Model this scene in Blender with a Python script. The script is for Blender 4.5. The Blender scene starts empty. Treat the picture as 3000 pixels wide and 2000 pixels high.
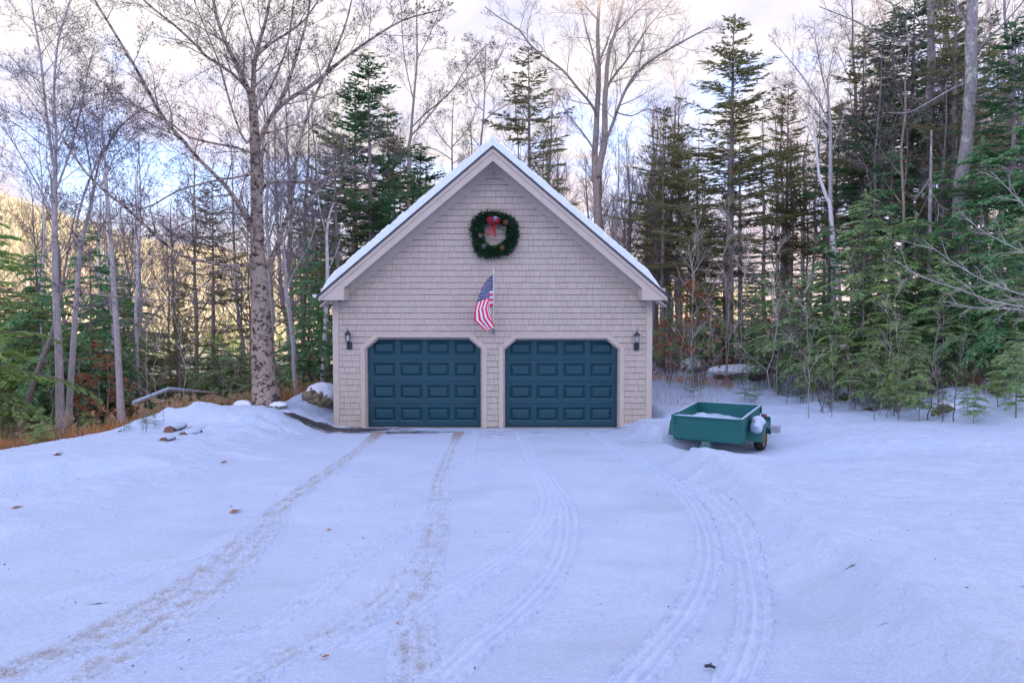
import bpy, bmesh, math, random
import numpy as np
from mathutils import Vector, Matrix
R = math.radians
scene = bpy.context.scene
COL = scene.collection
rnd = random.Random(7)
RS = np.random.RandomState

# ------------------------------------------------------------------ camera
CAM = np.array([0.0, -16.6, 2.85]); F = 2000.0; TH = math.atan(88/2000)
cd = bpy.data.cameras.new('camera'); cam = bpy.data.objects.new('camera', cd); COL.objects.link(cam)
cd.lens = 24; cd.sensor_width = 36; cd.clip_start = 0.05; cd.clip_end = 4000
cam.location = CAM; cam.rotation_euler = (math.pi/2 - TH, 0, 0)
scene.camera = cam
def ray(px, py):
    u = (px-1500)/F; v = (1000-py)/F
    return np.array([u, math.cos(TH)+v*math.sin(TH), -math.sin(TH)+v*math.cos(TH)])
def W(px, py, Y):                       # measured photo position -> real point in the vertical plane at Y
    d = ray(px, py); t = (Y-CAM[1])/d[1]
    return CAM + d*t
# ------------------------------------------------------------------ object helpers
def link(o):
    COL.objects.link(o); return o
def tag(o, label=None, cat=None, group=None, kind=None):
    if label: o['label'] = label
    if cat: o['category'] = cat
    if group: o['group'] = group
    if kind: o['kind'] = kind
    return o
def empty(name, loc=(0,0,0), rot=(0,0,0), **k):
    o = bpy.data.objects.new(name, None); o.location = loc; o.rotation_euler = rot; o.empty_display_size = .2
    link(o); return tag(o, **k)
def mesh_np(name, V, Fq, mats=None, midx=None, smooth=False, parent=None, **k):
    """V (n,3); Fq: array (m,3|4) or list of such arrays / lists"""
    me = bpy.data.meshes.new(name)
    V = np.asarray(V, dtype=np.float32)
    if isinstance(Fq, np.ndarray): Fq = [Fq]
    lv = np.concatenate([f.reshape(-1) for f in Fq]).astype(np.int32)
    cnt = np.concatenate([np.full(len(f), f.shape[1]) for f in Fq]).astype(np.int32)
    st = np.concatenate([[0], np.cumsum(cnt)[:-1]]).astype(np.int32)
    me.vertices.add(len(V)); me.vertices.foreach_set('co', V.ravel())
    me.loops.add(len(lv)); me.loops.foreach_set('vertex_index', lv)
    me.polygons.add(len(cnt)); me.polygons.foreach_set('loop_start', st)
    if mats is not None:
        for m in (mats if isinstance(mats, (list, tuple)) else [mats]): me.materials.append(m)
    if midx is not None: me.polygons.foreach_set('material_index', np.asarray(midx, dtype=np.int32))
    me.polygons.foreach_set('use_smooth', np.full(len(cnt), bool(smooth)))
    me.update(calc_edges=True)
    o = bpy.data.objects.new(name, me); link(o)
    if parent: o.parent = parent
    return tag(o, **k)
class MB:
    """collects shapes, builds ONE mesh"""
    def __init__(s): s.v = []; s.f = []; s.m = []
    def add(s, vs, fs, mi=0):
        b = len(s.v); s.v += [tuple(map(float, p)) for p in vs]; s.f += [tuple(b+i for i in f) for f in fs]; s.m += [mi]*len(fs)
    def box(s, a, b, mi=0):
        x0,y0,z0 = a; x1,y1,z1 = b
        s.add([(x0,y0,z0),(x1,y0,z0),(x1,y1,z0),(x0,y1,z0),(x0,y0,z1),(x1,y0,z1),(x1,y1,z1),(x0,y1,z1)],
              [(0,3,2,1),(4,5,6,7),(0,1,5,4),(1,2,6,5),(2,3,7,6),(3,0,4,7)], mi)
    def prism(s, poly, y0, y1, mi=0):   # poly: list of (x,z), counter-clockwise seen from -Y
        n = len(poly)
        s.add([(x,y0,z) for x,z in poly]+[(x,y1,z) for x,z in poly],
              [tuple(range(n)), tuple(range(2*n-1,n-1,-1))]+[(i,n+i,n+(i+1)%n,(i+1)%n) for i in range(n)], mi)
    def tube(s, pts, rad, n=8, mi=0, cap=True):
        pts = [Vector(p) for p in pts]; m = len(pts)
        if not hasattr(rad, '__len__'): rad = [rad]*m
        vs = []; up = None
        for i,p in enumerate(pts):
            d = (pts[min(i+1,m-1)]-pts[max(i-1,0)]).normalized()
            if up is None: up = d.orthogonal().normalized()
            up = (up - d*up.dot(d)).normalized(); w = d.cross(up)
            vs += [p+(up*math.cos(2*math.pi*k/n)+w*math.sin(2*math.pi*k/n))*rad[i] for k in range(n)]
        fs = [(i*n+k, i*n+(k+1)%n, (i+1)*n+(k+1)%n, (i+1)*n+k) for i in range(m-1) for k in range(n)]
        if cap: fs += [tuple(range(n-1,-1,-1)), tuple((m-1)*n+k for k in range(n))]
        s.add(vs, fs, mi)
    def lathe(s, prof, c=(0,0,0), n=16, mi=0):  # prof [(r,z)]
        cx,cy,cz = c; vs = []
        for r,z in prof: vs += [(cx+r*math.cos(2*math.pi*k/n), cy+r*math.sin(2*math.pi*k/n), cz+z) for k in range(n)]
        s.add(vs, [(i*n+k, i*n+(k+1)%n, (i+1)*n+(k+1)%n, (i+1)*n+k) for i in range(len(prof)-1) for k in range(n)], mi)
    def build(s, name, mats, parent=None, smooth=False, **k):
        me = bpy.data.meshes.new(name); me.from_pydata(s.v, [], s.f)
        for m in (mats if isinstance(mats,(list,tuple)) else [mats]): me.materials.append(m)
        me.polygons.foreach_set('material_index', s.m)
        if smooth: me.polygons.foreach_set('use_smooth', [True]*len(s.f))
        me.update()
        o = bpy.data.objects.new(name, me); link(o)
        if parent: o.parent = parent
        return tag(o, **k)
def bevel(o, w=.01, seg=1):
    m = o.modifiers.new('bevel','BEVEL'); m.width = w; m.segments = seg; m.limit_method = 'ANGLE'; return o
# ------------------------------------------------------------------ materials
def newmat(name):
    m = bpy.data.materials.new(name); m.use_nodes = True; nt = m.node_tree
    return m, nt, nt.nodes['Principled BSDF']
def N(nt, t, **k):
    n = nt.nodes.new(t)
    for a,b in k.items():
        if a in n.inputs and not hasattr(type(n), a): n.inputs[a].default_value = b
        else: setattr(n, a, b)
    return n
def noise(nt, scale, detail=4, rough=.55, vec=None, mapscale=None, obj=True):
    n = nt.nodes.new('ShaderNodeTexNoise'); n.inputs['Scale'].default_value = scale; n.inputs['Detail'].default_value = detail; n.inputs['Roughness'].default_value = rough
    tc = nt.nodes.new('ShaderNodeTexCoord'); src = tc.outputs['Object']
    if vec is not None: src = vec
    if mapscale:
        mp = nt.nodes.new('ShaderNodeMapping'); mp.inputs['Scale'].default_value = mapscale
        nt.links.new(src, mp.inputs['Vector']); src = mp.outputs['Vector']
    nt.links.new(src, n.inputs['Vector']); return n
def ramp(nt, src, stops, interp='LINEAR'):
    r = nt.nodes.new('ShaderNodeValToRGB'); r.color_ramp.interpolation = interp
    e = r.color_ramp.elements
    while len(e) < len(stops): e.new(.5)
    for i,(p,c) in enumerate(stops):
        e[i].position = p; e[i].color = (c[0],c[1],c[2],1) if hasattr(c,'__len__') else (c,c,c,1)
    nt.links.new(src, r.inputs[0]); return r
def mix(nt, fac, a, b, typ='MIX'):
    m = nt.nodes.new('ShaderNodeMix'); m.data_type = 'RGBA'; m.blend_type = typ
    for s, sock in ((fac, m.inputs[0]), (a, m.inputs[6]), (b, m.inputs[7])):
        if hasattr(s, 'is_linked'): nt.links.new(s, sock)
        elif hasattr(s, '__len__'): sock.default_value = (s[0],s[1],s[2],1)
        else: sock.default_value = s
    return m.outputs[2]
def math_(nt, op, a, b=0.0):
    m = nt.nodes.new('ShaderNodeMath'); m.operation = op
    for s, sock in ((a, m.inputs[0]), (b, m.inputs[1])):
        if hasattr(s, 'is_linked'): nt.links.new(s, sock)
        else: sock.default_value = s
    return m.outputs[0]
def bump(nt, bsdf, src, strength=.3, dist=.01, prev=None):
    b = nt.nodes.new('ShaderNodeBump'); b.inputs['Strength'].default_value = strength; b.inputs['Distance'].default_value = dist
    nt.links.new(src, b.inputs['Height'])
    if prev: nt.links.new(prev, b.inputs['Normal'])
    nt.links.new(b.outputs[0], bsdf.inputs['Normal']); return b.outputs[0]
def island_rand(nt):
    return nt.nodes.new('ShaderNodeNewGeometry').outputs['Random Per Island']
def simple(name, c1, c2=None, scale=8, rough=.6, metal=0, bstr=.15, bdist=.005, island=0., mapscale=None, spec=.5):
    m, nt, b = newmat(name); b.inputs['Roughness'].default_value = rough; b.inputs['Metallic'].default_value = metal
    b.inputs['Specular IOR Level'].default_value = spec
    n = noise(nt, scale, mapscale=mapscale)
    c2 = c2 or tuple(x*.75 for x in c1)
    r = ramp(nt, n.outputs[0], [(.3, c2), (.7, c1)]); out = r.outputs[0]
    if island:
        mr = N(nt, 'ShaderNodeMapRange'); nt.links.new(island_rand(nt), mr.inputs[0])
        mr.inputs[3].default_value = 1-island; mr.inputs[4].default_value = 1+island*.6
        out = mix(nt, 1.0, out, mr.outputs[0], 'MULTIPLY')
    nt.links.new(out, b.inputs['Base Color'])
    if bstr: bump(nt, b, n.outputs[0], bstr, bdist)
    return m
def leafmat(name, cols, rough=.6, spec=.2, trans=.0):
    """foliage: colour varies per leaf/spray and in big clumps"""
    m, nt, b = newmat(name); b.inputs['Roughness'].default_value = rough; b.inputs['Specular IOR Level'].default_value = spec
    r = ramp(nt, island_rand(nt), [(i/(len(cols)-1), c) for i,c in enumerate(cols)])
    n = noise(nt, .9, 3)
    r2 = ramp(nt, n.outputs[0], [(.3, .85), (.7, 1.25)])
    c = mix(nt, 1.0, r.outputs[0], r2.outputs[0], 'MULTIPLY'); nt.links.new(c, b.inputs['Base Color'])
    t = nt.nodes.new('ShaderNodeBsdfTranslucent'); nt.links.new(c, t.inputs[0]); ms = nt.nodes.new('ShaderNodeMixShader'); ms.inputs[0].default_value = .48
    nt.links.new(b.outputs[0], ms.inputs[1]); nt.links.new(t.outputs[0], ms.inputs[2]); nt.links.new(ms.outputs[0], nt.nodes['Material Output'].inputs[0])
    return m
SNOWC = (.80,.84,.93)
def snow_nodes(nt, b, fine=1.0, geo=True):
    n1 = noise(nt, 1.6, 5); n2 = noise(nt, 38, 6, .7); n3 = noise(nt, 9, 4)
    c = ramp(nt, n1.outputs[0], [(.3, (.565,.675,.875)), (.7, (.645,.745,.92))])
    c3 = mix(nt, 1.0, c.outputs[0], ramp(nt, n2.outputs[0], [(.28,.84),(.6,1.0)]).outputs[0], 'MULTIPLY')
    n4 = noise(nt, 150, 3, .6); c3 = mix(nt, 1.0, c3, ramp(nt, n4.outputs[0], [(.3,.86),(.62,1.04)]).outputs[0], 'MULTIPLY')
    b.inputs['Roughness'].default_value = .55; b.inputs['Specular IOR Level'].default_value = .25
    p = bump(nt, b, n3.outputs[0], .40*fine, .05); p = bump(nt, b, n2.outputs[0], .95*fine, .016, p)
    bump(nt, b, n4.outputs[0], .7, .004, p)
    return c3
def snowmat(name='snow'):
    m, nt, b = newmat(name); nt.links.new(snow_nodes(nt, b), b.inputs['Base Color']); return m
M = {}
M['snow'] = snowmat()
def fresh():
    m, nt, b = newmat('fresh snow'); b.inputs['Roughness'].default_value=.6; n=noise(nt,6,5); r=ramp(nt,n.outputs[0],[(.3,(.76,.83,.96)),(.7,(.84,.89,.98))]); nt.links.new(r.outputs[0],b.inputs['Base Color']); bump(nt,b,n.outputs[0],.4,.03); return m
M['fresh'] = fresh()
M['bark_grey'] = None
def barkmat(name, c1, c2, patch=None, patchlo=.55, horiz=False, sc=14):
    m, nt, b = newmat(name); b.inputs['Roughness'].default_value = .85; b.inputs['Specular IOR Level'].default_value = .15
    ms = (1,1,5) if horiz else (3,3,.45)
    n = noise(nt, sc, 6, .65, mapscale=ms)
    r = ramp(nt, n.outputs[0], [(.32, c2), (.58, c1)]); out = r.outputs[0]
    if patch:
        n2 = noise(nt, (6.5 if horiz else 5.5), 7, .78, mapscale=((1,1,1.3) if horiz else (1,1,.8))); n2.inputs['Distortion'].default_value = 0.1 if horiz else 0
        f = ramp(nt, n2.outputs[0], [(patchlo, 0.), (patchlo+.04, 1.)])
        out = mix(nt, f.outputs[0], out, patch)
    nt.links.new(out, b.inputs['Base Color']); bump(nt, b, n.outputs[0], .7, .02); return m
M['bark_grey'] = barkmat('grey bark', (.52,.47,.48), (.28,.245,.25), (.58,.56,.52), .60)
M['bark_tan']  = barkmat('tan bark', (.40,.33,.28), (.20,.155,.14), (.44,.40,.34), .62)
M['bark_dark'] = barkmat('dark bark', (.32,.28,.27), (.16,.135,.135), (.42,.42,.38), .64)
M['bark_lichen'] = barkmat('lichen bark', (.34,.31,.31), (.17,.15,.155), (.50,.52,.42), .54)
M['bark_flaky'] = barkmat('flaking birch bark', (.50,.41,.34), (.25,.185,.15), (.075,.05,.045), .51, True, 22)
M['bark_white'] = barkmat('white birch bark', (.78,.76,.78), (.55,.52,.54), (.10,.08,.08), .66, True, 16)
M['twig'] = simple('twigs', (.25,.185,.19), (.15,.11,.12), 3, .85, bstr=0, island=.35)
M['twig_blue'] = simple('grey twigs', (.24,.22,.25), (.15,.14,.16), 3, .85, bstr=0, island=.35)
M['twig_pale'] = simple('pale twigs', (.46,.42,.38), (.32,.27,.23), 3, .8, bstr=0, island=.3)
M['spruce'] = leafmat('spruce needles', [(.15,.185,.075),(.22,.25,.10),(.30,.29,.13),(.32,.24,.15)])
M['spruce_dark'] = leafmat('dark spruce needles', [(.05,.13,.06),(.085,.19,.08),(.13,.24,.10)])
M['hemlock'] = leafmat('hemlock needles', [(.08,.22,.09),(.24,.42,.16),(.42,.58,.24),(.54,.56,.34)])
M['hemlock_bright'] = leafmat('bright hemlock needles', [(.17,.31,.10),(.26,.43,.13),(.38,.54,.18),(.42,.46,.20)])
M['hemlock_deep'] = leafmat('deep green hemlock needles', [(.04,.17,.09),(.14,.36,.16),(.28,.50,.22),(.40,.54,.28)])
M['beech_leaf'] = leafmat('dry beech leaves', [(.33,.12,.05),(.45,.19,.08),(.55,.28,.15),(.38,.16,.09)])
M['seed'] = simple('seed clusters', (.10,.07,.075), None, 5, .9, bstr=0)
# ------------------------------------------------------------------ terrain
def sstep(a, b, x):
    t = np.clip((x-a)/(b-a), 0, 1); return t*t*(3-2*t)
_rs = RS(3)
_PH = _rs.rand(40, 4)
def vnoise(X, Y, s, seed=0, oct=3):
    """smooth value-like noise from a few rotated sines, about -1..1"""
    out = np.zeros_like(X, dtype=float); amp = 1.; tot = 0
    for o in range(oct):
        for j in range(4):
            p = _PH[(seed*7+o*4+j) % 40]; a = p[0]*6.28; k = 2*math.pi/s*(1+.6*p[1])
            out += amp*np.sin((X*math.cos(a)+Y*math.sin(a))*k + p[2]*6.28 + 1.7*np.sin((Y*math.cos(a)-X*math.sin(a))*k*.6+p[3]*6.28))
        tot += amp*2.6; amp *= .5; s *= .47
    return out/tot
def Gp(px, py, raise_=0.):             # photo pixel -> point on the sloping drive plane
    d = ray(px, py); t = (CAM[2]-raise_+.0753*CAM[1])/(-d[2]-.0753*d[1])
    p = CAM+d*t
    if p[1] > 0:
        t = (CAM[2]-raise_)/(-d[2]); p = CAM+d*t
    return p
def curve(pxs, r=0.): return np.array([Gp(x, y, r)[:2] for x, y in pxs])
RE = curve([(1935,1262),(1985,1300),(2075,1345),(2180,1425),(2260,1520),(2510,1665),(2790,1850),(3020,2010),(3500,2350)], .22)
_o=RE[np.argsort(-RE[:,1])]; _y=np.linspace(_o[0,1],_o[-1,1],160); _x=np.interp(_y,_o[::-1,1],_o[::-1,0]); _k=np.ones(13)/13; _x=np.convolve(np.pad(_x,6,mode='edge'),_k,mode='valid'); RE=np.stack([_x,_y],-1)
LE = curve([(965,1268),(880,1300),(770,1385),(600,1465),(350,1548),(0,1572),(-700,1600)], .05)
LE2 = curve([(900,1300),(800,1330),(560,1362),(330,1378),(130,1398),(0,1412),(-700,1450)], .1)
def at_px(px, depth): return ((px-1500)/F*depth, CAM[1]+depth)
CR = np.array([at_px(-2600,8.5), at_px(-600,11.0), at_px(0,13.0), at_px(250,14.1), at_px(400,14.6), at_px(560,15.3), at_px(785,18.3), at_px(960,21), at_px(1200,27), at_px(1700,34)])
WE = np.array([at_px(3900,10.5), at_px(3300,12.6), at_px(3000,14.0), at_px(2700,15.2), at_px(2450,17.6), at_px(2330,20.5), at_px(2150,23.5), at_px(1900,26), at_px(1500,30)])
BUMPS = [ # (photo x, depth, height, rx, ry)
 (640,15.2,.08,1.25,.9), (785,16.8,.20,1.3,1.2), (500,14.6,.06,.8,.5), (600,13.8,.05,1.0,.5), (905,19.6,.20,.75,1.0), (960,20.5,.34,.7,.8),
 (480,14.9,.14,.35,.3),(410,14.5,.14,.5,.35),(840,18.2,.10,.5,.5),(2110,12.75,-.07,1.1,.7),(1950,12.6,.05,.3,.35),
 (2520,19.5,.35,1.2,1.0),(2840,16.4,.85,1.1,.8),(2975,14.4,.35,.9,.6),(2640,16.3,.15,1.3,.7),(2140,25,.35,1.0,.8),(2040,26.5,.3,1.4,1.0),
 (3090,14,.3,1,.8),(770,13.6,.05,.7,.25),(720,11.3,.05,.8,.25)]
def ground_parts(X, Y):
    X = np.asarray(X, float); Y = np.asarray(Y, float)
    base = -.0753*np.minimum(Y, 0); base = np.where(Y < -40, 3.0, base)
    # soft landing at the garage
    # right meadow
    xe = np.interp(Y, RE[::-1,1], RE[::-1,0]); wig = .035*vnoise(X,Y,.8,5,3)
    dR = X-xe+wig; mR = (lambda t: t*(1-.35*(1-t)))(np.clip((dR+.45)/.45,0,1))*sstep(0.6,-1.0,Y)*(1-.9*np.exp(-((X-4.0)/1.9)**4-((Y+4.5)/1.5)**4))
    crest = sstep(0,1.5,dR)*sstep(-4.0,-5.5,Y)
    behind = sstep(-1.2,.4,Y)*sstep(3.35,3.9,X)
    mR = np.maximum(mR, behind)
    z = base + .31*mR - .17*crest + .025*np.exp(-((dR-.12)/.16)**2)*sstep(-3.5,-5.5,Y)
    # left banks
    yl = np.interp(X, LE[::-1,0], LE[::-1,1]); dL = (Y-yl+.08*vnoise(X,Y,.9,2,2))*sstep(-4.0,-4.6,X)
    mL = sstep(0,.45,dL)*sstep(-4.25,-4.7,X)
    yl2 = np.interp(X, LE2[::-1,0], LE2[::-1,1]); dL2 = Y-yl2+.06*vnoise(X,Y,.7,3,2)
    mL2 = sstep(0,.22,dL2)*sstep(-4.7,-5.4,X)
    z += .09*mL + .07*np.exp(-((dL-.35)/.25)**2)*sstep(-4.8,-5.6,X) + .15*mL2 + .05*np.exp(-((dL2-.4)/.22)**2)*sstep(-5,-6,X) - .05*np.exp(-((dL2+.1)/.15)**2)*sstep(-5,-6,X)
    for px,dp,h,rx,ry in BUMPS:
        cx,cy = at_px(px,dp); z += h*np.exp(-((X-cx)/rx)**2-((Y-cy)/ry)**2)
    for px,dp,h,rx,ry in ((705,14.9,.30,1.25,.95),(541,14.9,.13,.42,.35),(585,15.2,.11,.34,.32),(905,18.6,.10,.5,.4),(2460,18.2,.14,.9,.5),(2900,14.9,.25,.9,.5)):
        cx,cy = at_px(px,dp); rr_=((X-cx+.12*vnoise(X,Y,.8,7,2))/rx)**2+((Y-cy+.12*vnoise(X,Y,.9,3,2))/ry)**2; z += h*np.exp(-rr_**1.8)
    z += .05*np.clip(vnoise(X,Y,.45,9,3),0,1)*np.exp(-((X+5.6)/.9)**2-((Y+.3)/1.0)**2)
    # falling away on the left
    yc = np.interp(X, CR[:,0], CR[:,1]); d = Y-yc
    fm = sstep(3.0,-5.0,X)*sstep(-60,-30,X*0+Y)
    d0 = np.maximum(d,0); fall = .085*np.minimum(d0,5)+.16*np.clip(d0-5,0,60)
    z -= fm*fall
    # woods floor on the right
    k = np.argsort(WE[:,0]); yw = np.interp(X, WE[k,0], WE[k,1]); dw = Y-yw
    wm = sstep(0,1.2,dw)*sstep(1.0,4.0,X)
    z += wm*(-.10+.022*np.clip(dw,0,30)+.11*vnoise(X,Y,2.2,4,3))
    z -= .36*sstep(-7.3,-10.6,X)*sstep(-9,-5,Y)
    und = np.maximum.reduce([mR, mL, wm, sstep(0,.4,d)*sstep(-3,-5,X)])
    z += und*(.018*vnoise(X,Y,2.6,1,3)+.012*vnoise(X,Y,.5,6,2)) + .007*vnoise(X,Y,.9,8,3) + und*.012*np.clip(vnoise(X,Y,.28,11,3),-.3,1)
    z += und*.008*np.sin(Y*3.1+1.2*np.sin(X*.35)+X*.4)*mR*sstep(-14,-6,Y)
    return dict(z=z, mR=mR, mL=mL, d=d, fm=fm, dw=dw, wm=wm, dR=dR, dL=dL, und=und)
def hit(px, py):
    d=ray(px,py); ts=np.linspace(3,30,1800); Q_=CAM+d*ts[:,None]; g_=ground_parts(Q_[:,0],Q_[:,1])['z']; i=int(np.argmax(Q_[:,2]<g_)); return Q_[i]
def gz(x, y): return float(ground_parts(np.array([x]), np.array([y]))['z'][0])
def P(px, depth, dz=0.):               # a standing point at a photo column and a real distance
    x, y = at_px(px, depth); return (x, y, gz(x, y)+dz)
def axis(a, b, step, far0, far1, g=1.16):
    c = list(np.arange(a, b, step)); s = step; x = c[-1]
    while x < far1: s *= g; x += s; c.append(x)
    s = step; x = c[0]; L = []
    while x > far0: s *= g; x -= s; L.append(x)
    return np.array(L[::-1]+c)
xs = axis(-9.5, 9.5, .05, -900, 900); ys = axis(-15.2, 3.0, .05, -900, 1500)
GX, GY = np.meshgrid(xs, ys); gp = ground_parts(GX, GY)
GZ = gp['z'].copy()
# wells round the trailer's wheels and the bare strip under it
GZ = np.where((GX>3.0)&(GX<4.9)&(GY>-4.6)&(GY<-3.2), GZ-.10*np.exp(-((GX-3.9)/.75)**2-((GY+3.9)/.38)**2), GZ)
V = np.stack([GX, GY, GZ], -1).reshape(-1,3); ny, nx = GX.shape
idx = np.arange(ny*nx).reshape(ny, nx)
Q = np.stack([idx[:-1,:-1], idx[:-1,1:], idx[1:,1:], idx[1:,:-1]], -1).reshape(-1,4)
def matte_ground():
    m, nt, b = newmat('snow covered ground'); sn = snow_nodes(nt, b)
    at = nt.nodes.new('ShaderNodeVertexColor'); at.layer_name = 'wear'
    sp = nt.nodes.new('ShaderNodeSeparateColor'); nt.links.new(at.outputs[0], sp.inputs[0])
    # bare wet tarmac showing through in streaks
    ns = noise(nt, 2.3, 6, .62, mapscale=(.7,3.2,1)); k = math_(nt,'ADD',sp.outputs[0], math_(nt,'MULTIPLY',math_(nt,'SUBTRACT',ns.outputs[0],.5),2.4))
    fa = ramp(nt, k, [(.50,0.),(.56,1.)]); na = noise(nt, 60, 4)
    asph = ramp(nt, na.outputs[0], [(.3,(.035,.035,.045)),(.7,(.085,.08,.09))])
    c = mix(nt, fa.outputs[0], sn, asph.outputs[0])
    # sandy road dirt
    nd = noise(nt, 14, 5, .7); k = math_(nt,'MULTIPLY',sp.outputs[1], nd.outputs[0])
    fd = ramp(nt, k, [(.18,0.),(.75,.65)]); c = mix(nt, fd.outputs[0], c, (.42,.33,.24))
    # leaf litter and dead grass with snow left in patches
    nl = noise(nt, 1.1, 6, .68); k = math_(nt,'ADD',sp.outputs[2], math_(nt,'MULTIPLY',math_(nt,'SUBTRACT',nl.outputs[0],.5),2.0))
    fl = ramp(nt, k, [(.50,0.),(.56,1.)]); n4 = noise(nt, 9, 6, .7)
    lit = ramp(nt, n4.outputs[0], [(.3,(.07,.05,.035)),(.5,(.22,.12,.06)),(.7,(.32,.21,.11))])
    c = mix(nt, fl.outputs[0], c, lit.outputs[0])
    # thin, ice-glazed greyish patches on the drive
    ng = noise(nt, .55, 4, .6, mapscale=(.8,1.5,1)); fg = ramp(nt, ng.outputs[0], [(.50,0.),(.68,.5)])
    al = nt.nodes.new('ShaderNodeVertexColor'); al.layer_name = 'glaze'
    fgm = math_(nt,'MULTIPLY', fg.outputs[0], al.outputs[0]); c = mix(nt, fgm, c, (.44,.50,.62))
    # tiny grit
    ngr = noise(nt, 26, 2, .5); fgr = ramp(nt, ngr.outputs[0], [(.775,0.),(.79,1.)]); c = mix(nt, math_(nt,'MULTIPLY',fgr.outputs[0],.75), c, (.12,.09,.07))
    nt.links.new(c, b.inputs['Base Color']); return m
ground = mesh_np('ground', V, Q, matte_ground(), smooth=True, kind='structure')
def vcol(o, name, rgb):
    a = o.data.color_attributes.new(name, 'FLOAT_COLOR', 'POINT')
    a.data.foreach_set('color', np.concatenate([rgb, np.ones((len(rgb),1))],1).astype(np.float32).ravel())
def blob(cx,cy,rx,ry): return np.exp(-((GX-cx)/rx)**2-((GY-cy)/ry)**2)
asp = 1.0*blob(-4.75,-.5,1.0,.36)+.95*blob(-3.7,-.28,1.1,.26)+.50*blob(-3.6,-.95,2.2,.5)+.9*blob(2.95,-.16,.65,.10)+.26*blob(-.5,-.9,4.2,.6)+.20*blob(0,-1.9,3.5,.8)
asp = asp*(1-sstep(.0,.5,gp['mL'])*sstep(-5.6,-6.4,GX)*.8)
dirt = .75*np.exp(-((gp['dL']-.25)/.28)**2)*sstep(-4.9,-5.8,GX) + .35*blob(3.9,-4.0,1.0,.6)+ .5*blob(-6.0,-1.2,1.2,.6)
lit = sstep(.25,1.6,gp['d'])*sstep(-4.6,-6.0,GX)*.78 + .62*sstep(9,14,gp['dw'])*gp['wm'] + .75*blob(3.9,-4.0,.6,.22)+.35*sstep(24,30,GY)
lit = np.maximum(lit, .85*sstep(25,60,GY)); lit[GY<-18]=.2
vcol(ground, 'wear', np.stack([asp,dirt,lit],-1).reshape(-1,3))
gl = (1-gp['und'])*sstep(6,3,GX)*sstep(-5,-2,GX); vcol(ground, 'glaze', np.repeat(gl.reshape(-1,1),3,1))

# ------------------------------------------------------------------ tyre tracks: pressed ribbons of snow with tread, on the drive
TR = [ # photo points of the centre line, width (m), dirt 0..1, tread depth
 ([(1112,1266),(1050,1318),(985,1365),(920,1412),(830,1480),(740,1560),(640,1650),(500,1740),(300,1850),(60,1960),(-300,2090)], .30, .98, .6),
 ([(830,1490),(760,1570),(690,1650),(600,1740),(480,1830),(360,1910),(220,2010),(60,2120)], .31, .9, .6),
 ([(860,1480),(700,1560),(560,1630),(380,1690),(160,1750),(-60,1810)], .20, .25, .5),
 ([(1345,1266),(1325,1310),(1300,1370),(1283,1420),(1278,1480),(1276,1540),(1262,1610),(1235,1700),(1215,1800),(1210,1900),(1215,2010),(1230,2150)], .28, .9, .8),
 ([(1290,1440),(1250,1510),(1180,1560),(1090,1610),(1010,1665),(930,1735),(800,1820),(640,1880),(440,1950),(260,2010)], .20, .6, .6),
 ([(1270,1560),(1215,1660),(1130,1750),(1010,1840),(860,1910),(690,2000),(480,2110)], .28, .75, .8),
 ([(1525,1268),(1545,1320),(1580,1375),(1622,1425),(1655,1480),(1664,1540),(1650,1620),(1600,1710),(1500,1810),(1400,1890),(1290,1990),(1150,2110)], .225, .12, 1.2),
 ([(1550,1350),(1585,1400),(1608,1450),(1600,1510),(1550,1580),(1440,1660),(1330,1730),(1200,1810),(1060,1890),(900,1990)], .24, .30, .7),
 ([(1738,1266),(1800,1305),(1880,1355),(1950,1400),(2010,1455),(2052,1520),(2075,1600),(2065,1690),(2020,1790),(1950,1880),(1860,1980),(1740,2110)], .225, .12, 1.3),
 ([(1900,1372),(2000,1420),(2090,1480),(2150,1555),(2188,1640),(2207,1730),(2210,1820),(2190,1910),(2150,2000),(2080,2120)], .225, .03, 1.3),
 ([(1395,1262),(1380,1320),(1372,1380)], .16, .1, .6),
]
def spline(pts, step):
    pts = np.asarray(pts); out = []
    P0 = np.vstack([2*pts[0]-pts[1], pts, 2*pts[-1]-pts[-2]])
    for i in range(1, len(P0)-2):
        a,b,c,d = P0[i-1],P0[i],P0[i+1],P0[i+2]; n = max(2,int(np.linalg.norm(c-b)/.02)); t = np.linspace(0,1,n,endpoint=False)[:,None]
        out.append(.5*((2*b)+(-a+c)*t+(2*a-5*b+4*c-d)*t*t+(-a+3*b-3*c+d)*t**3))
    o = np.vstack(out); s = np.concatenate([[0],np.cumsum(np.linalg.norm(np.diff(o,axis=0),axis=1))])
    q = np.arange(0,s[-1],step); return np.stack([np.interp(q,s,o[:,0]),np.interp(q,s,o[:,1])],-1), q
tv=[]; tf=[]; tw=[]; off=0
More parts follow.
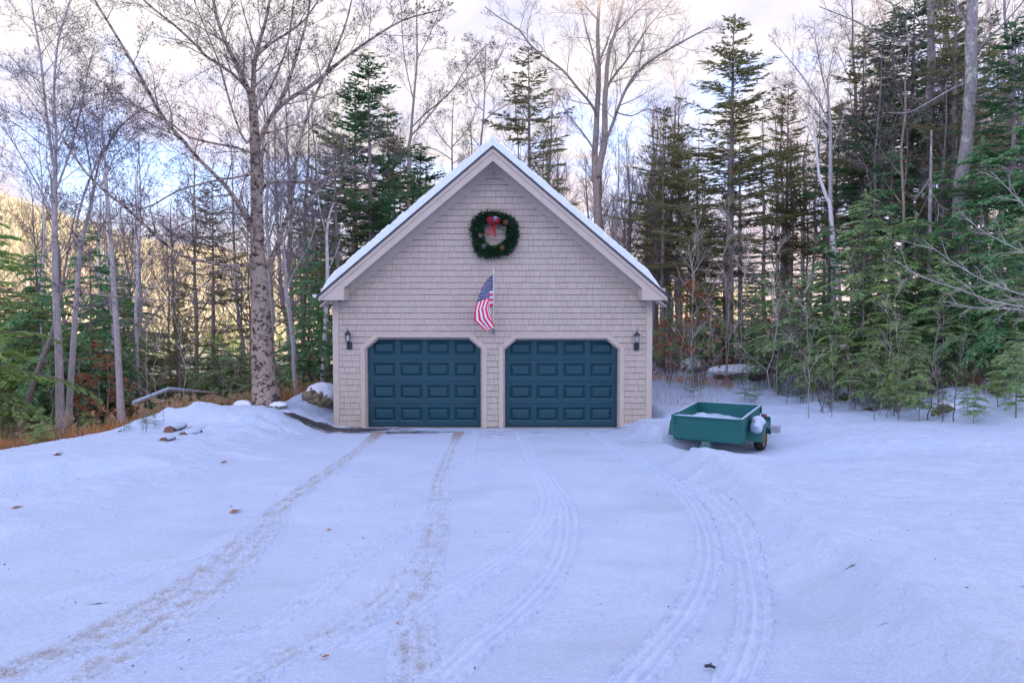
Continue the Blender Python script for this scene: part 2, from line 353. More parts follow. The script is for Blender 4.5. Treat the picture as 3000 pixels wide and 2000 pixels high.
for ti,(pp,w,dr,td) in enumerate(TR):
    c = curve(pp); c, s = spline(c, .016); m = len(c); nw = 33
    tg = np.gradient(c,axis=0); tg /= np.linalg.norm(tg,axis=1)[:,None]; nr = np.stack([-tg[:,1],tg[:,0]],-1)
    t = np.linspace(-1,1,nw)
    X = c[:,0:1]+nr[:,0:1]*t*w*.56; Y = c[:,1:2]+nr[:,1:2]*t*w*.56
    S = np.repeat(s[:,None],nw,1); T = np.repeat(t[None],m,0)
    rib = np.clip(np.cos(T*math.pi*3.5)*2.2,-1,1)                       # longitudinal grooves
    ph = S/.034*2*math.pi + np.where(np.abs(T)>.55, 2.5*np.sign(T), 6*T)
    lug = np.clip(np.sin(ph)*2.5,-1,1)
    shoulder = sstep(.50,.62,np.abs(T))
    scuff = .5+.5*vnoise(X,Y,.35,ti,2); scuff2 = .5+.5*vnoise(X*1.3,Y,.11,ti+2,2)
    tz = (.0065*rib*(1-shoulder)+.0075*lug*shoulder+.0035*lug*(1-shoulder))*td*(.35+.65*scuff)
    tz += (.012*vnoise(X,Y,.07,ti+3,2)+.007*vnoise(X,Y,.03,ti+1,1))*(.12+.85*dr)*scuff2*1.1
    edge = sstep(.80,1.0,np.abs(T)+.16*vnoise(X,Y,.16,4,2))
    fade = (1. if pp[0][1] < 1275 else sstep(0,.7,S))*sstep(0,.5,s[-1]-S)
    Z = ground_parts(X,Y)['z'] + .009 + tz + .004*np.exp(-((np.abs(T)-.82)/.09)**2)*td*.7 - .045*edge - .06*(1-fade) + ti*.0004
    V = np.stack([X,Y,Z],-1).reshape(-1,3)
    ii = np.arange(m*nw).reshape(m,nw); q = np.stack([ii[:-1,:-1],ii[1:,:-1],ii[1:,1:],ii[:-1,1:]],-1).reshape(-1,4)
    near = sstep(-3.5,-.3,Y)                                             # dirtier towards the doors
    D = dr*(.45+.6*scuff)*(1-sstep(.5,1,np.abs(T))*.6)*(.62+.5*near)*(.55+.45*np.clip(.5-tz/.03,0,1)) + near*dr*.35*(1-sstep(.6,1,np.abs(T)))
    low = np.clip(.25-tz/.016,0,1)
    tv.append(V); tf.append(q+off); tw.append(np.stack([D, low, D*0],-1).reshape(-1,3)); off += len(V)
def trackmat():
    m, nt, b = newmat('pressed snow track'); sn = snow_nodes(nt, b, .7)
    at = nt.nodes.new('ShaderNodeVertexColor'); at.layer_name='wear'; sp = nt.nodes.new('ShaderNodeSeparateColor'); nt.links.new(at.outputs[0], sp.inputs[0])
    n1 = noise(nt, 60, 5, .8); k = math_(nt,'ADD',sp.outputs[0],math_(nt,'SUBTRACT',n1.outputs[0],.5))
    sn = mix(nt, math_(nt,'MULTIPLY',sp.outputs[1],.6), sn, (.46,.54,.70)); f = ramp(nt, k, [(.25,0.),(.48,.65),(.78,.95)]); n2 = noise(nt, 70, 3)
    dc = ramp(nt, n2.outputs[0], [(.35,(.24,.195,.155)),(.65,(.46,.40,.34))])
    c = mix(nt, f.outputs[0], sn, dc.outputs[0])
    n3 = noise(nt, 55, 3, .6); fs = ramp(nt, n3.outputs[0], [(.66,0.),(.70,1.)]); c = mix(nt, math_(nt,'MULTIPLY',fs.outputs[0],math_(nt,'MULTIPLY',sp.outputs[0],1.3)), c, (.16,.12,.085))
    nt.links.new(c, b.inputs['Base Color']); return m
trk = mesh_np('tire_tracks', np.vstack(tv), np.vstack(tf), trackmat(), smooth=True, kind='structure'); vcol(trk,'wear',np.vstack(tw))

# ------------------------------------------------------------------ hills: sunlit slope far left, wooded ridge added behind the camera to block the sun
hx = np.linspace(-900, 900, 150); hy = np.concatenate([np.linspace(95, 620, 80), np.linspace(640, 1400, 12)])
def hill_z(X, Y):
    D = Y+16.6; px = X/np.maximum(D,1)*2000+1500
    cr = np.interp(px, [-3000,-600,0,120,250,400,560,800,1000,1400,2000,4000],[.18,.18,.150,.130,.108,.086,.074,.060,.050,.034,.018,.012])
    prof = sstep(120,430,D)*(1-.0*D)
    return -9+ (cr*430+9)*prof*(1+.03*vnoise(X,Y,120,2,3)) - .14*np.maximum(D-450,0)
HX,HY = np.meshgrid(hx,hy); HZ = hill_z(HX,HY)
V = np.stack([HX,HY,HZ],-1).reshape(-1,3); a,b_ = HX.shape; ii = np.arange(a*b_).reshape(a,b_)
Q = np.stack([ii[:-1,:-1],ii[:-1,1:],ii[1:,1:],ii[1:,:-1]],-1).reshape(-1,4)
mh = simple('hillside floor', (.58,.52,.38), (.44,.42,.26), .05, .95, bstr=0)
mesh_np('hills', V, Q, mh, smooth=True, kind='structure')
rx = np.linspace(-520,520,60); ry = np.linspace(-330,-120,24); RX,RY = np.meshgrid(rx,ry)
RZ = 2+ (51+5*vnoise(RX,RY,90,1,3))*np.exp(-((RY+205)/42.)**2)*sstep(520,380,np.abs(RX))
V = np.stack([RX,RY,RZ],-1).reshape(-1,3); a,b_ = RX.shape; ii = np.arange(a*b_).reshape(a,b_)
Q = np.stack([ii[:-1,:-1],ii[:-1,1:],ii[1:,1:],ii[1:,:-1]],-1).reshape(-1,4)
mesh_np('hills', V, Q, simple('shade ridge', (.07,.08,.05), (.04,.05,.03), .1, .95, bstr=0), smooth=True, kind='structure')  # unseen ridge, added to keep the low sun off the yard

# ------------------------------------------------------------------ sky, sun
SUN_EL, SUN_AZ = R(10.0), R(190)       # low sun behind the camera, hidden by the added ridge from the yard
w = bpy.data.worlds.new('World'); scene.world = w; w.use_nodes = True; nt = w.node_tree
for n in list(nt.nodes): nt.nodes.remove(n)
out = nt.nodes.new('ShaderNodeOutputWorld')
sky = nt.nodes.new('ShaderNodeTexSky'); sky.sky_type = 'NISHITA'; sky.sun_disc = False
sky.sun_elevation = SUN_EL; sky.sun_rotation = SUN_AZ; sky.air_density = 1.3; sky.dust_density = .5; sky.ozone_density = 3.0
bg = nt.nodes.new('ShaderNodeBackground'); bg.inputs[1].default_value = .15
hs = N(nt,'ShaderNodeHueSaturation'); hs.inputs['Saturation'].default_value = 1.0
nt.links.new(sky.outputs[0], hs.inputs['Color']); nt.links.new(mix(nt,1.0,hs.outputs[0],(.98,.87,1.30),'MULTIPLY'), bg.inputs[0])
tc = nt.nodes.new('ShaderNodeTexCoord'); sx = nt.nodes.new('ShaderNodeSeparateXYZ'); nt.links.new(tc.outputs['Generated'], sx.inputs[0])
z = sx.outputs[2]
n1 = noise(nt, 3.6, 6, .6, vec=tc.outputs['Generated'], mapscale=(1.0,1.0,2.4)); n1.inputs['Distortion'].default_value = .35
n2 = noise(nt, 5.5, 5, .6, vec=tc.outputs['Generated'], mapscale=(1.0,1.0,2.6))
# cover: broken low down, closed higher in the view, clearing towards the zenith and behind the camera
cov = ramp(nt, z, [(.0,.50),(.07,.46),(.13,.30),(.20,.22),(.27,.42),(.35,.80),(.50,.90),(.72,.10)])
fr = ramp(nt, math_(nt,'ADD',math_(nt,'MULTIPLY',sx.outputs[1],.5),.5), [(.0,.62),(.35,.55),(.60,.7),(.75,1.)])
k = math_(nt,'ADD', math_(nt,'MULTIPLY', n1.outputs[0], 2.3), math_(nt,'MULTIPLY', cov.outputs[0], .8))
f = ramp(nt, math_(nt,'MULTIPLY',k,.5), [(.57,.16),(.755,1.)]); f2 = math_(nt,'MULTIPLY', f.outputs[0], fr.outputs[0])
cc = ramp(nt, n2.outputs[0], [(.30,(.70,.74,.98)),(.45,(.92,.87,.98)),(.58,(1.0,.94,.92))])
warm = ramp(nt, z, [(.0,(1.0,.84,.78)),(.12,(1.0,.89,.88)),(.25,(1,1,1))])
cl = mix(nt, 1.0, cc.outputs[0], warm.outputs[0], 'MULTIPLY')
bc = nt.nodes.new('ShaderNodeBackground'); nt.links.new(cl, bc.inputs[0]); bs_ = ramp(nt, math_(nt,'ADD',math_(nt,'MULTIPLY',sx.outputs[1],.5),.5), [(.0,.86),(.45,.82),(.75,.36)]); nt.links.new(bs_.outputs[0], bc.inputs[1])  # clouds behind the camera brightened to light the garage front
ms = nt.nodes.new('ShaderNodeMixShader'); nt.links.new(f2, ms.inputs[0]); nt.links.new(bg.outputs[0], ms.inputs[1]); nt.links.new(bc.outputs[0], ms.inputs[2]); nt.links.new(ms.outputs[0], out.inputs[0])
ld = bpy.data.lights.new('sun','SUN'); ld.energy = 3.8; ld.angle = R(.5); ld.color = (1.0,.86,.66)
so = link(bpy.data.objects.new('sun', ld))
sd = Vector((math.sin(SUN_AZ)*math.cos(SUN_EL), math.cos(SUN_AZ)*math.cos(SUN_EL), math.sin(SUN_EL)))
so.rotation_euler = sd.to_track_quat('Z','Y').to_euler(); so.location = (0,-60,60)
scene.view_settings.view_transform = 'Standard'; scene.view_settings.look = 'None'; scene.view_settings.exposure = 1.66; scene.view_settings.gamma = 1
scene.cycles.use_denoising = True; scene.cycles.max_bounces = 6; scene.cycles.diffuse_bounces = 3; scene.cycles.transparent_max_bounces = 8
# ------------------------------------------------------------------ garage
MT = {}
MT['shingle'] = None
def paint(name, c, isl=0., b1=.12, grain=None, rough=.6):
    return simple(name, c, tuple(x*.90 for x in c), 5, rough, bstr=b1, bdist=.003, island=isl, mapscale=grain)
SH = paint('painted cedar shingles', (.525,.445,.38), .05, .3, (6,6,1.0))
TRIM = paint('painted trim', (.56,.475,.405), 0)
SOFF = paint('painted soffit', (.52,.455,.405), 0)
DOORM = simple('blue door paint', (.011,.066,.092), (.008,.050,.074), 10, .30, bstr=.35, bdist=.002, mapscale=(2,2,9))
ROOFM = simple('dark roof shingles', (.07,.075,.08), (.04,.045,.05), 30, .9, bstr=.4)
DARK = simple('black rubber seal', (.012,.013,.016), None, 20, .6)
CONC = simple('concrete apron', (.34,.31,.29), (.24,.22,.21), 12, .85)
WHITE = simple('white metal', (.72,.72,.76), None, 6, .4, bstr=0)
FR = -.55                                  # front plane of the rake overhang
xL, xR = W(979,1100,0)[0], W(1907,1100,0)[0]
ap = W(1448.5,427,FR); eL = W(932,864,FR); eR = W(1956.5,864,FR); cxm = (ap[0])
zE = (eL[2]+eR[2])/2; slope = ((ap[2]-zE)/((eR[0]-eL[0])/2))
hw = (eR[0]-eL[0])/2; cxm = (eL[0]+eR[0])/2; zA = ap[2]
def zroof(x, drop=0.): return zA - drop - slope*abs(x-cxm)
zEb = W(1400,879,FR)[2]                    # underside of the eave returns
g = empty('garage', (cxm,0,0), label='taupe shingled garage with a steep snowy gable roof and two blue doors', cat='garage')
def part(mb, name, mats, parent=g, **k):
    o = mb.build(name, mats, parent, **k)
    if parent is g: o.matrix_parent_inverse = Matrix.Translation((-cxm,0,0))
    return o
BACK = 8.2
# doors, from the photo
doors = []
for (x0,x1,yt,yc,ch) in ((1070.5,1413,988,1020,38),(1474.5,1815,990,1022,38)):
    doors.append((W(x0,1100,0)[0], W(x1,1100,0)[0], W(1300,yt,0)[2], W(1300,yc,0)[2], ch/120.5))
# structural wall
mb = MB(); zW = zEb+.0
(a0,a1,at_,ac,ach),(b0,b1,bt,bc2,bch) = doors
TW=.10
for (p,q) in ((xL+.01,a0-.02),(a1+.02,b0-.02),(b1+.02,xR-.01)): mb.box((p,.002,-.3),(q,TW,2.2))
ztop = max(at_,bt)+.01
for (d0,d1,dt,dc,dch) in doors: mb.box((d0-.02,.002,dt+.02),(d1+.02,TW,2.2+.001))
mb.prism([(xL+.01,2.2),(xR-.01,2.2),(xR-.01,zroof(xR,.30)),(cxm,zA-.30),(xL+.01,zroof(xL,.30))],.003,TW)
for x in (xL+.01,xR-.09): mb.box((x,TW,-.3),(x+.08,BACK,zroof(x if x<0 else x+.08,.30)))
mb.prism([(xL+.01,-.3),(xR-.01,-.3),(xR-.01,zroof(xR,.30)),(cxm,zA-.30),(xL+.01,zroof(xL,.30))],BACK,BACK+.1)
part(mb,'wall',simple('dark wall behind the shingles',(.17,.145,.15),None,6,.9))  # dark tone stands in for the shadow lines between shingle rows
# shingles, row by row
def arch_half(door, z):
    d0,d1,dt,dc,ch = door; o=.055
    if z > dt+o: return None
    if z < dc: return d0-o, d1+o
    s = ch*(z-dc)/(dt-dc); return d0-o+s, d1+o-s
sv=[]; sf=[]; rs = random.Random(11); E = W(1300,1222,0)[2]-W(1300,1240,0)[2]
E = .1465; z = .035; row = 0
bm = bmesh.new()
while z < zA-.35:
    zt = z+E-.011; segs = [(xL+.12, xR-.12)]
    for d in doors:
        h = arch_half(d, z+E*.55)
        if h:
            ns = []
            for p,q in segs:
                if h[0] > q or h[1] < p: ns.append((p,q)); continue
                if h[0]-p > .03: ns.append((p,h[0]))
                if q-h[1] > .03: ns.append((h[1],q))
            segs = ns
    for p,q in segs:
        x = p
        while x < q-.005:
            wd = rs.choice([.085,.11,.14,.165,.20,.235]) + rs.uniform(-.02,.02); x2 = min(x+wd,q)
            if q-x2 < .045: x2 = q
            gp_ = .0022; zb = z + rs.uniform(-.004,.003); dy = rs.uniform(-.002,.002)
            c = [(x+gp_,-.022+dy,zb),(x2-gp_,-.022-dy,zb+rs.uniform(-.002,.002)),(x2-gp_,-.010,zt),(x+gp_,-.010,zt),(x+gp_,.004,zb),(x2-gp_,.004,zb)]
            if min(zroof(x),zroof(x2)) > z+.2:
                vs = [bm.verts.new(v) for v in c]
                for f in ((0,1,2,3),(0,4,5,1),(0,3,4),(1,5,2)): bm.faces.new([vs[i] for i in f])
            x = x2
    z += E; row += 1
for s in (-1,1):
    nrm = Vector((s*slope,0,1)).normalized()
    bmesh.ops.bisect_plane(bm, geom=bm.verts[:]+bm.edges[:]+bm.faces[:], plane_co=(cxm,0,zA-.46), plane_no=nrm, clear_outer=True)
me = bpy.data.meshes.new('shingle_siding'); bm.to_mesh(me); me.materials.append(SH); so_ = link(bpy.data.objects.new('shingle_siding', me)); so_.parent = g; so_.matrix_parent_inverse = Matrix.Translation((-cxm,0,0))
# corner boards, frieze, skirt
for p,q in ((xL-.018,xL+.125),(xR-.125,xR+.018)):
    mb=MB(); mb.box((p,-.034,-.02),(q,.0015,zEb+.10)); sx_=p if p<0 else q-.02; mb.box((sx_,.0017,-.02),(sx_+.02,.12,zEb+.10)); bevel(part(mb,'corner_board',TRIM),.004)
for s in (-1,1):
    mb=MB(); X=lambda d: cxm+s*d
    poly=[(X(0.001),zA-.30),(X(hw-.48),zroof(X(hw-.48),.30)),(X(hw-.48),zroof(X(hw-.48),.475)),(X(.001),zA-.475)]
    if s>0: poly=poly
    mb.prism(poly if s<0 else poly[::-1],-.032,.0012); part(mb,'frieze_board',TRIM)
    # rake soffit
    mb=MB(); poly=[(X(0.001),zA-.275),(X(hw-.02),zroof(X(hw-.02),.275)),(X(hw-.02),zroof(X(hw-.02),.30)),(X(0.001),zA-.30)]
    mb.prism(poly if s<0 else poly[::-1],FR+.03,-.001); part(mb,'soffit',SOFF)
    # rake fascia (wide) and crown strip
    xi = hw-.60
    mb=MB(); poly=[(X(.001),zA-.155),(X(hw-.045),zroof(X(hw-.045),.155)),(X(hw-.045),zEb),(X(xi),zEb),(X(xi),zroof(X(xi),.345)),(X(.001),zA-.345)]
    mb.prism(poly if s<0 else poly[::-1],FR+.004,FR+.03); bevel(part(mb,'rake_board',TRIM),.003)
    mb=MB(); poly=[(X(.001),zA-.05),(X(hw-.012),zroof(X(hw-.012),.05)),(X(hw-.012),zroof(X(hw-.012),.155)),(X(.001),zA-.155)]
    mb.prism(poly if s<0 else poly[::-1],FR-.022,FR+.034); bevel(part(mb,'rake_trim',TRIM),.004)
    # eave return: closed box running to the wall, and long side soffit
    mb=MB(); x0,x1=sorted((X(hw-.05),X(xi+.0))); mb.box((x0+.001,FR+.031,zEb+.002),(x1-.001,-.036,zEb+.28)); part(mb,'eave_return',TRIM)
    mb=MB(); x0,x1=sorted((X(hw-.05),(xR if s>0 else xL)+s*.02)); mb.box((x0+.002,-.03,zEb+.003),(x1-.002,BACK,zEb+.03)); x0,x1=sorted((X(hw-.05),X(hw-.022))); mb.box((x0,FR+.035,zEb+.001),(x1,BACK,zroof(X(hw-.02),.16))); part(mb,'eave_board',TRIM)
    # roof slope
    n=Vector((s*slope,0,1)).normalized()
    mb=MB(); poly=[(X(0),zA),(X(hw+.03),zroof(X(hw+.03))),(X(hw+.03),zroof(X(hw+.03),.048)),(X(0),zA-.048)]
    mb.prism(poly if s<0 else poly[::-1],FR-.05,BACK+.3); ro=part(mb,'roof',ROOFM)
    # snow on it: soft, ragged front and lower edges
    nu,nv=150,50; U=np.linspace(0,1,nu); Vv=np.linspace(0,1,nv); UU,VV=np.meshgrid(U,Vv,indexing='ij'); L=hw*(.985 if s<0 else .965)
    wob=.018*vnoise(UU*7,VV*0,1.3,2+s,3)+.010*vnoise(UU*7,VV*0,.35,5,2)
    xx=cxm+s*(UU*L); yy=FR-.045+wob*(1-sstep(0,.2,VV))+ (VV**2)*(BACK+.3-FR)
    th=(.20 if s<0 else .185)*(1+.20*vnoise(UU*7,VV*8,1.1,3,3)+.07*vnoise(UU*7,VV*8,.3,6,2))
    taper=sstep(0,.012,VV)*.12+.88; low=sstep(1.0,.93 if s<0 else .90,UU)**.6
    zz=zA-slope*(UU*L)+.002+th*low*taper*(1.0 if True else 1)*1.0
    top=np.stack([xx,yy+0.03*(1-low),zz],-1); bot=np.stack([xx,yy+.012,zA-slope*UU*L+.001],-1)
    V=np.concatenate([top.reshape(-1,3),bot.reshape(-1,3)]); ii=np.arange(nu*nv).reshape(nu,nv); jj=ii+nu*nv
    qs=[np.stack([ii[:-1,:-1],ii[1:,:-1],ii[1:,1:],ii[:-1,1:]],-1).reshape(-1,4), np.stack([ii[:-1,0],jj[:-1,0],jj[1:,0],ii[1:,0]],-1), np.stack([ii[-1,:-1],jj[-1,:-1],jj[-1,1:],ii[-1,1:]],-1)]
    o=mesh_np('snow',V,np.vstack(qs),M['fresh'],smooth=False,parent=ro)
# gutter on the left eave with a downspout elbow under it
mb=MB(); gx=W(915.5,866,FR)[0]; gz0=W(1400,862.5,FR)[2]; gw=.115
prof=[(gx,gz0),(gx+.012,gz0-.055),(gx+.035,gz0-.075),(gx+gw-.005,gz0-.075),(gx+gw,gz0-.0)]
mb.prism(prof,FR-.02,FR-.016)
for i in range(4):
    (p0,r0),(p1,r1)=prof[i],prof[i+1]; mb.add([(p0,FR-.016,r0),(p1,FR-.016,r1),(p1,BACK,r1),(p0,BACK,r0)],[(0,1,2,3)])
gt=part(mb,'gutter',WHITE)
mb=MB(); e0=W(953,880,.25); mb.tube([(e0[0],.25,e0[2]+.06),(e0[0],.25,e0[2]-.04),(e0[0]+.05,.22,e0[2]-.12),(e0[0]+.12,.2,e0[2]-.16)],.042,10); o=mb.build('downspout',simple('grey downspout',(.22,.27,.38),None,4,.4,bstr=0),gt)
# door casings, stops and doors
for di,(d0,d1,dt,dc,ch) in enumerate(doors):
    def arch(o): # o: offset outwards
        k=o*.414
        return [(d0-o,-.01),(d0-o,dc+k),(d0-o+ch+k*.0+o-k*1.0,dt+o),(d1+o-ch-o+k*1.0,dt+o),(d1+o,dc+k),(d1+o,-.01)]
    def ring(mb,oi,oo,y0,y1):
        A=arch(oi);B=arch(oo)
        for i in range(5):
            a,b=A[i],A[i+1];c,d=B[i+1],B[i]
            mb.add([(a[0],y0,a[1]),(b[0],y0,b[1]),(c[0],y0,c[1]),(d[0],y0,d[1]),(a[0],y1,a[1]),(b[0],y1,b[1]),(c[0],y1,c[1]),(d[0],y1,d[1])],[(0,1,2,3),(0,4,5,1),(3,2,6,7),(4,7,6,5)])
    mb=MB(); ring(mb,0,.108,-.038,.02); part(mb,'door_casing',TRIM)
    mb=MB(); ring(mb,-.040,.004,.012,.13); part(mb,'door_stop',simple('door stop',(.46,.41,.345),(.36,.31,.26),9,.7))
    # door leaf of four sections with raised panels
    dr=empty('garage_door',((d0+d1)/2-cxm,0,0),label=('closed blue panelled garage door on the left' if di==0 else 'closed blue panelled garage door on the right')); dr.parent=g
    mb=MB(); Yd=.128; sx0,sx1=d0+.0,d1-.0; zb0=.025; H=(dt-zb0); sh=H/4
    def grid_face(x0,x1,z0,z1,depthf): pass
    pw=(sx1-sx0); 
    vert=[]
    for r_ in range(4):
        z0=zb0+r_*sh+.006; z1=zb0+(r_+1)*sh-.004
        if r_>0: mb.box((sx0,Yd+.014,z0-.016),(sx1,Yd+.03,z0+.002))
        xs_=[sx0]; cells=[]
        pitch=.662*pw/2.82; wpan=.565*pw/2.82; st=(pw-3*pitch-wpan)/2
        zi0=z0+.105; zi1=z1-.075
        X0=sx0
        for c_ in range(4):
            p0=sx0+st+c_*pitch; p1=p0+wpan
            mb.add([(X0,Yd,z0),(p0,Yd,z0),(p0,Yd,z1),(X0,Yd,z1)],[(0,1,2,3)])
            mb.add([(p0,Yd,z0),(p1,Yd,z0),(p1,Yd,zi0),(p0,Yd,zi0)],[(0,1,2,3)]); mb.add([(p0,Yd,zi1),(p1,Yd,zi1),(p1,Yd,z1),(p0,Yd,z1)],[(0,1,2,3)])
            rings=[(0,0),(.048,.040),(.052,.040),(.098,.003)]
            def rect(k): o_,y_=rings[k]; return [(p0+o_,Yd+y_,zi0+o_),(p1-o_,Yd+y_,zi0+o_),(p1-o_,Yd+y_,zi1-o_),(p0+o_,Yd+y_,zi1-o_)]
            for k_ in range(3):
                A=rect(k_);B=rect(k_+1)
                for i in range(4): mb.add([A[i],A[(i+1)%4],B[(i+1)%4],B[i]],[(0,1,2,3)])
            mb.add(rect(3),[(0,1,2,3)]); X0=p1
        mb.add([(X0,Yd,z0),(sx1,Yd,z0),(sx1,Yd,z1),(X0,Yd,z1)],[(0,1,2,3)])
        mb.add([(sx0,Yd,z1),(sx1,Yd,z1),(sx1,Yd+.02,z1+.003),(sx0,Yd+.02,z1+.003)],[(0,1,2,3)])
        mb.add([(sx0,Yd+.02,z0-.003),(sx1,Yd+.02,z0-.003),(sx1,Yd,z0),(sx0,Yd,z0)],[(0,1,2,3)])
    o=mb.build('door_panels',DOORM,dr); o.matrix_parent_inverse=Matrix.Translation((-(d0+d1)/2,0,0))
    mb=MB(); mb.box((sx0,Yd+.004,.0),(sx1,Yd+.03,.033)); o=mb.build('bottom_seal',DARK,dr); o.matrix_parent_inverse=Matrix.Translation((-(d0+d1)/2,0,0))
    mb=MB(); mb.box((d0-.02,-.03,-.06),(d1+.02,.30,.0045)); part(mb,'threshold',CONC)
# long snow-topped foundation lip and dark gap under it
mb=MB(); mb.box((doors[0][1]-.1,-.07,-.2),(doors[1][0]+.1,-.002,.018)); part(mb,'foundation',CONC)
mb=MB(); mb.box((xL,-.004,-.3),(doors[0][0]-.1,.001,.03)); part(mb,'foundation',CONC); mb=MB(); mb.box((doors[1][1]+.1,-.004,-.3),(xR,.001,.03)); part(mb,'foundation',CONC)
# low drifts of snow against the pier foots
def drift(name,x0,x1,y0,y1,h,label,seed):
    nu,nv=60,14; U,Vv=np.meshgrid(np.linspace(0,1,nu),np.linspace(0,1,nv),indexing='ij')
    X=x0+(x1-x0)*U; Y=y0+(y1-y0)*Vv; e=np.sin(math.pi*U)**.4*np.sin(math.pi*np.clip(Vv,.0,1))**.5
    Z=ground_parts(X,Y)['z']-.01+(h*e)*(1+.25*vnoise(X,Y,.4,seed,2))
    Vx=np.stack([X,Y,Z],-1).reshape(-1,3); ii=np.arange(nu*nv).reshape(nu,nv)
    return mesh_np(name,Vx,np.stack([ii[:-1,:-1],ii[1:,:-1],ii[1:,1:],ii[:-1,1:]],-1).reshape(-1,4),M['snow'],smooth=True,label=label,cat='snow drift')
drift('snow_drift',xL-.05,xL+.42,-.12,-.035,.035,'thin white strip of snow at the foot of the left corner board',1)
drift('snow_drift',doors[1][1]+.02,xR+.25,-.14,-.035,.06,'thin strip of snow along the foot of the garage\'s right pier',2)
# ------------------------------------------------------------------ wall lanterns
BLK = simple('black lantern metal',(.025,.030,.045),None,30,.38,bstr=.1)
def glassmat(n,c,a):
    m,nt,b=newmat(n); b.inputs['Base Color'].default_value=(*c,1); b.inputs['Roughness'].default_value=.06; b.inputs['Transmission Weight'].default_value=a; b.inputs['IOR'].default_value=1.15; return m
GLS = glassmat('lantern glass',(.93,.96,1.),.94)
BULB = simple('frosted bulb',(.80,.84,.95),None,4,.3,bstr=0)
def lantern(px,py,label):
    b=W(px,py,0); t=empty('wall_lantern',(b[0],-.02,b[2]),label=label,cat='lantern',group='lanterns on the garage wall')
    mb=MB(); mb.lathe([(0,0),(.062,0),(.068,.012),(.068,.14),(.058,.175),(.0,.19)],(0,0,0),20); o=mb.build('backplate',BLK,t); o.scale=(1,.55,1); o.location=(.012,-.02,-.10)
    mb=MB(); mb.box((-.022,-.07,-.055),(.028,-.055,-.04)); mb.build('motion_sensor',DARK,t)
    mb=MB(); mb.tube([(0,-.03,.03),(0,-.09,.05),(0,-.13,.075)],.014,8); mb.build('arm',BLK,t)
    c=(0,-.13,.08)
    mb=MB(); mb.lathe([(.0,0),(.042,0),(.046,.008),(.040,.014),(.0,.014)],c,16); mb.build('lamp_base',BLK,t)
    mb=MB(); mb.lathe([(.038,.015),(.052,.07),(.060,.165)],c,16); o=mb.build('lamp_glass',GLS,t,smooth=True)
    mb=MB()
    for k in range(6):
        a=k*math.pi/3+.3; mb.tube([(c[0]+r_*math.cos(a),c[1]+r_*math.sin(a),c[2]+z_) for r_,z_ in ((.041,.012),(.055,.07),(.064,.168))],.0035,5)
    mb.build('cage',BLK,t)
    mb=MB(); mb.lathe([(.012,.02),(.014,.05),(.028,.08),(.032,.105),(.025,.13),(.0,.145)],c,14); mb.build('bulb',BULB,t,smooth=True)
    mb=MB(); mb.lathe([(.0,.166),(.082,.166),(.086,.176),(.078,.186),(.060,.222),(.036,.245),(.012,.256),(.009,.262),(.013,.275),(.008,.285),(.009,.310),(.006,.335),(0,.34)],c,18); mb.build('lamp_cap',BLK,t,smooth=False)
lantern(1023.5,1010,'black glass wall lantern left of the left garage door')
lantern(1862.5,1013,'black glass wall lantern right of the right garage door')
# ------------------------------------------------------------------ wreath
wc=W(1448.5,688,-.03); wt=empty('wreath',(wc[0],-.03,wc[2]),label='round evergreen Christmas wreath with a red bow high on the gable',cat='wreath')
def spray_quads(Pb,D,L,Wd,rs,taper=.5):
    n=len(Pb); Rn=rs.normal(size=(n,3)); S=np.cross(D,Rn); S/=np.linalg.norm(S,axis=1)[:,None]+1e-9
    L=np.asarray(L).reshape(-1,1); Wd=np.asarray(Wd).reshape(-1,1)
    V=np.stack([Pb, Pb+D*L*taper+S*Wd*.5, Pb+D*L, Pb+D*L*taper-S*Wd*.5],1).reshape(-1,3)
    return V, np.arange(4*n).reshape(n,4)
rs=RS(5); n=6200; th=rs.rand(n)*2*math.pi; ph=rs.rand(n)*2*math.pi; R0=.425+.02*np.sin(3*th+1); r=.118*np.sqrt(rs.rand(n))*(1+.15*np.sin(5*th))
ca,sa=np.cos(th),np.sin(th)
Pb=np.stack([(R0+r*np.cos(ph))*ca*1.03*(1+.06*np.cos(4*th+math.pi)), -.10+.09*np.sin(ph)*r/.125, (R0+r*np.cos(ph))*sa*(1+.06*np.cos(4*th+math.pi))],-1)
T=np.stack([-sa,0*sa,ca],-1); Rd=np.stack([ca,0*ca,sa],-1); D=T*.9*np.sign(rs.rand(n)-.3)[:,None]+Rd*(np.cos(ph)*.8+rs.normal(size=n)*.5)[:,None]+np.array([0,-1,0])*(rs.rand(n)*.9)[:,None]; D/=np.linalg.norm(D,axis=1)[:,None]
V1,F1=spray_quads(Pb,D,.075+.085*rs.rand(n)**1.5,.015+.008*rs.rand(n),rs)
WG=leafmat('wreath fir',[(.008,.035,.022),(.015,.06,.032),(.03,.09,.04),(.045,.10,.03)])
mesh_np('greenery',V1,F1,WG,parent=wt)
mb=MB(); mb.tube([(.40*math.cos(a),-.03,.40*math.sin(a)) for a in np.linspace(0,2*math.pi,33)],.06,8,cap=False); mb.build('frame',simple('dark wreath frame',(.01,.025,.015),None,20,.9),wt)
RIB=simple('red tartan ribbon',(.42,.008,.02),(.14,.004,.015),45,.45,bstr=0)
SILV=simple('blue silver ribbon',(.25,.32,.50),(.10,.14,.30),50,.3,bstr=0)
mb=MB()
def band(pts,wv,mi=0):
    vs=[];
    for p in pts: vs+= [tuple(np.array(p)-np.array(wv)), tuple(np.array(p)+np.array(wv))]
    mb.add(vs,[(2*i,2*i+1,2*i+3,2*i+2) for i in range(len(pts)-1)],mi)
bx,bz=-.015,.30
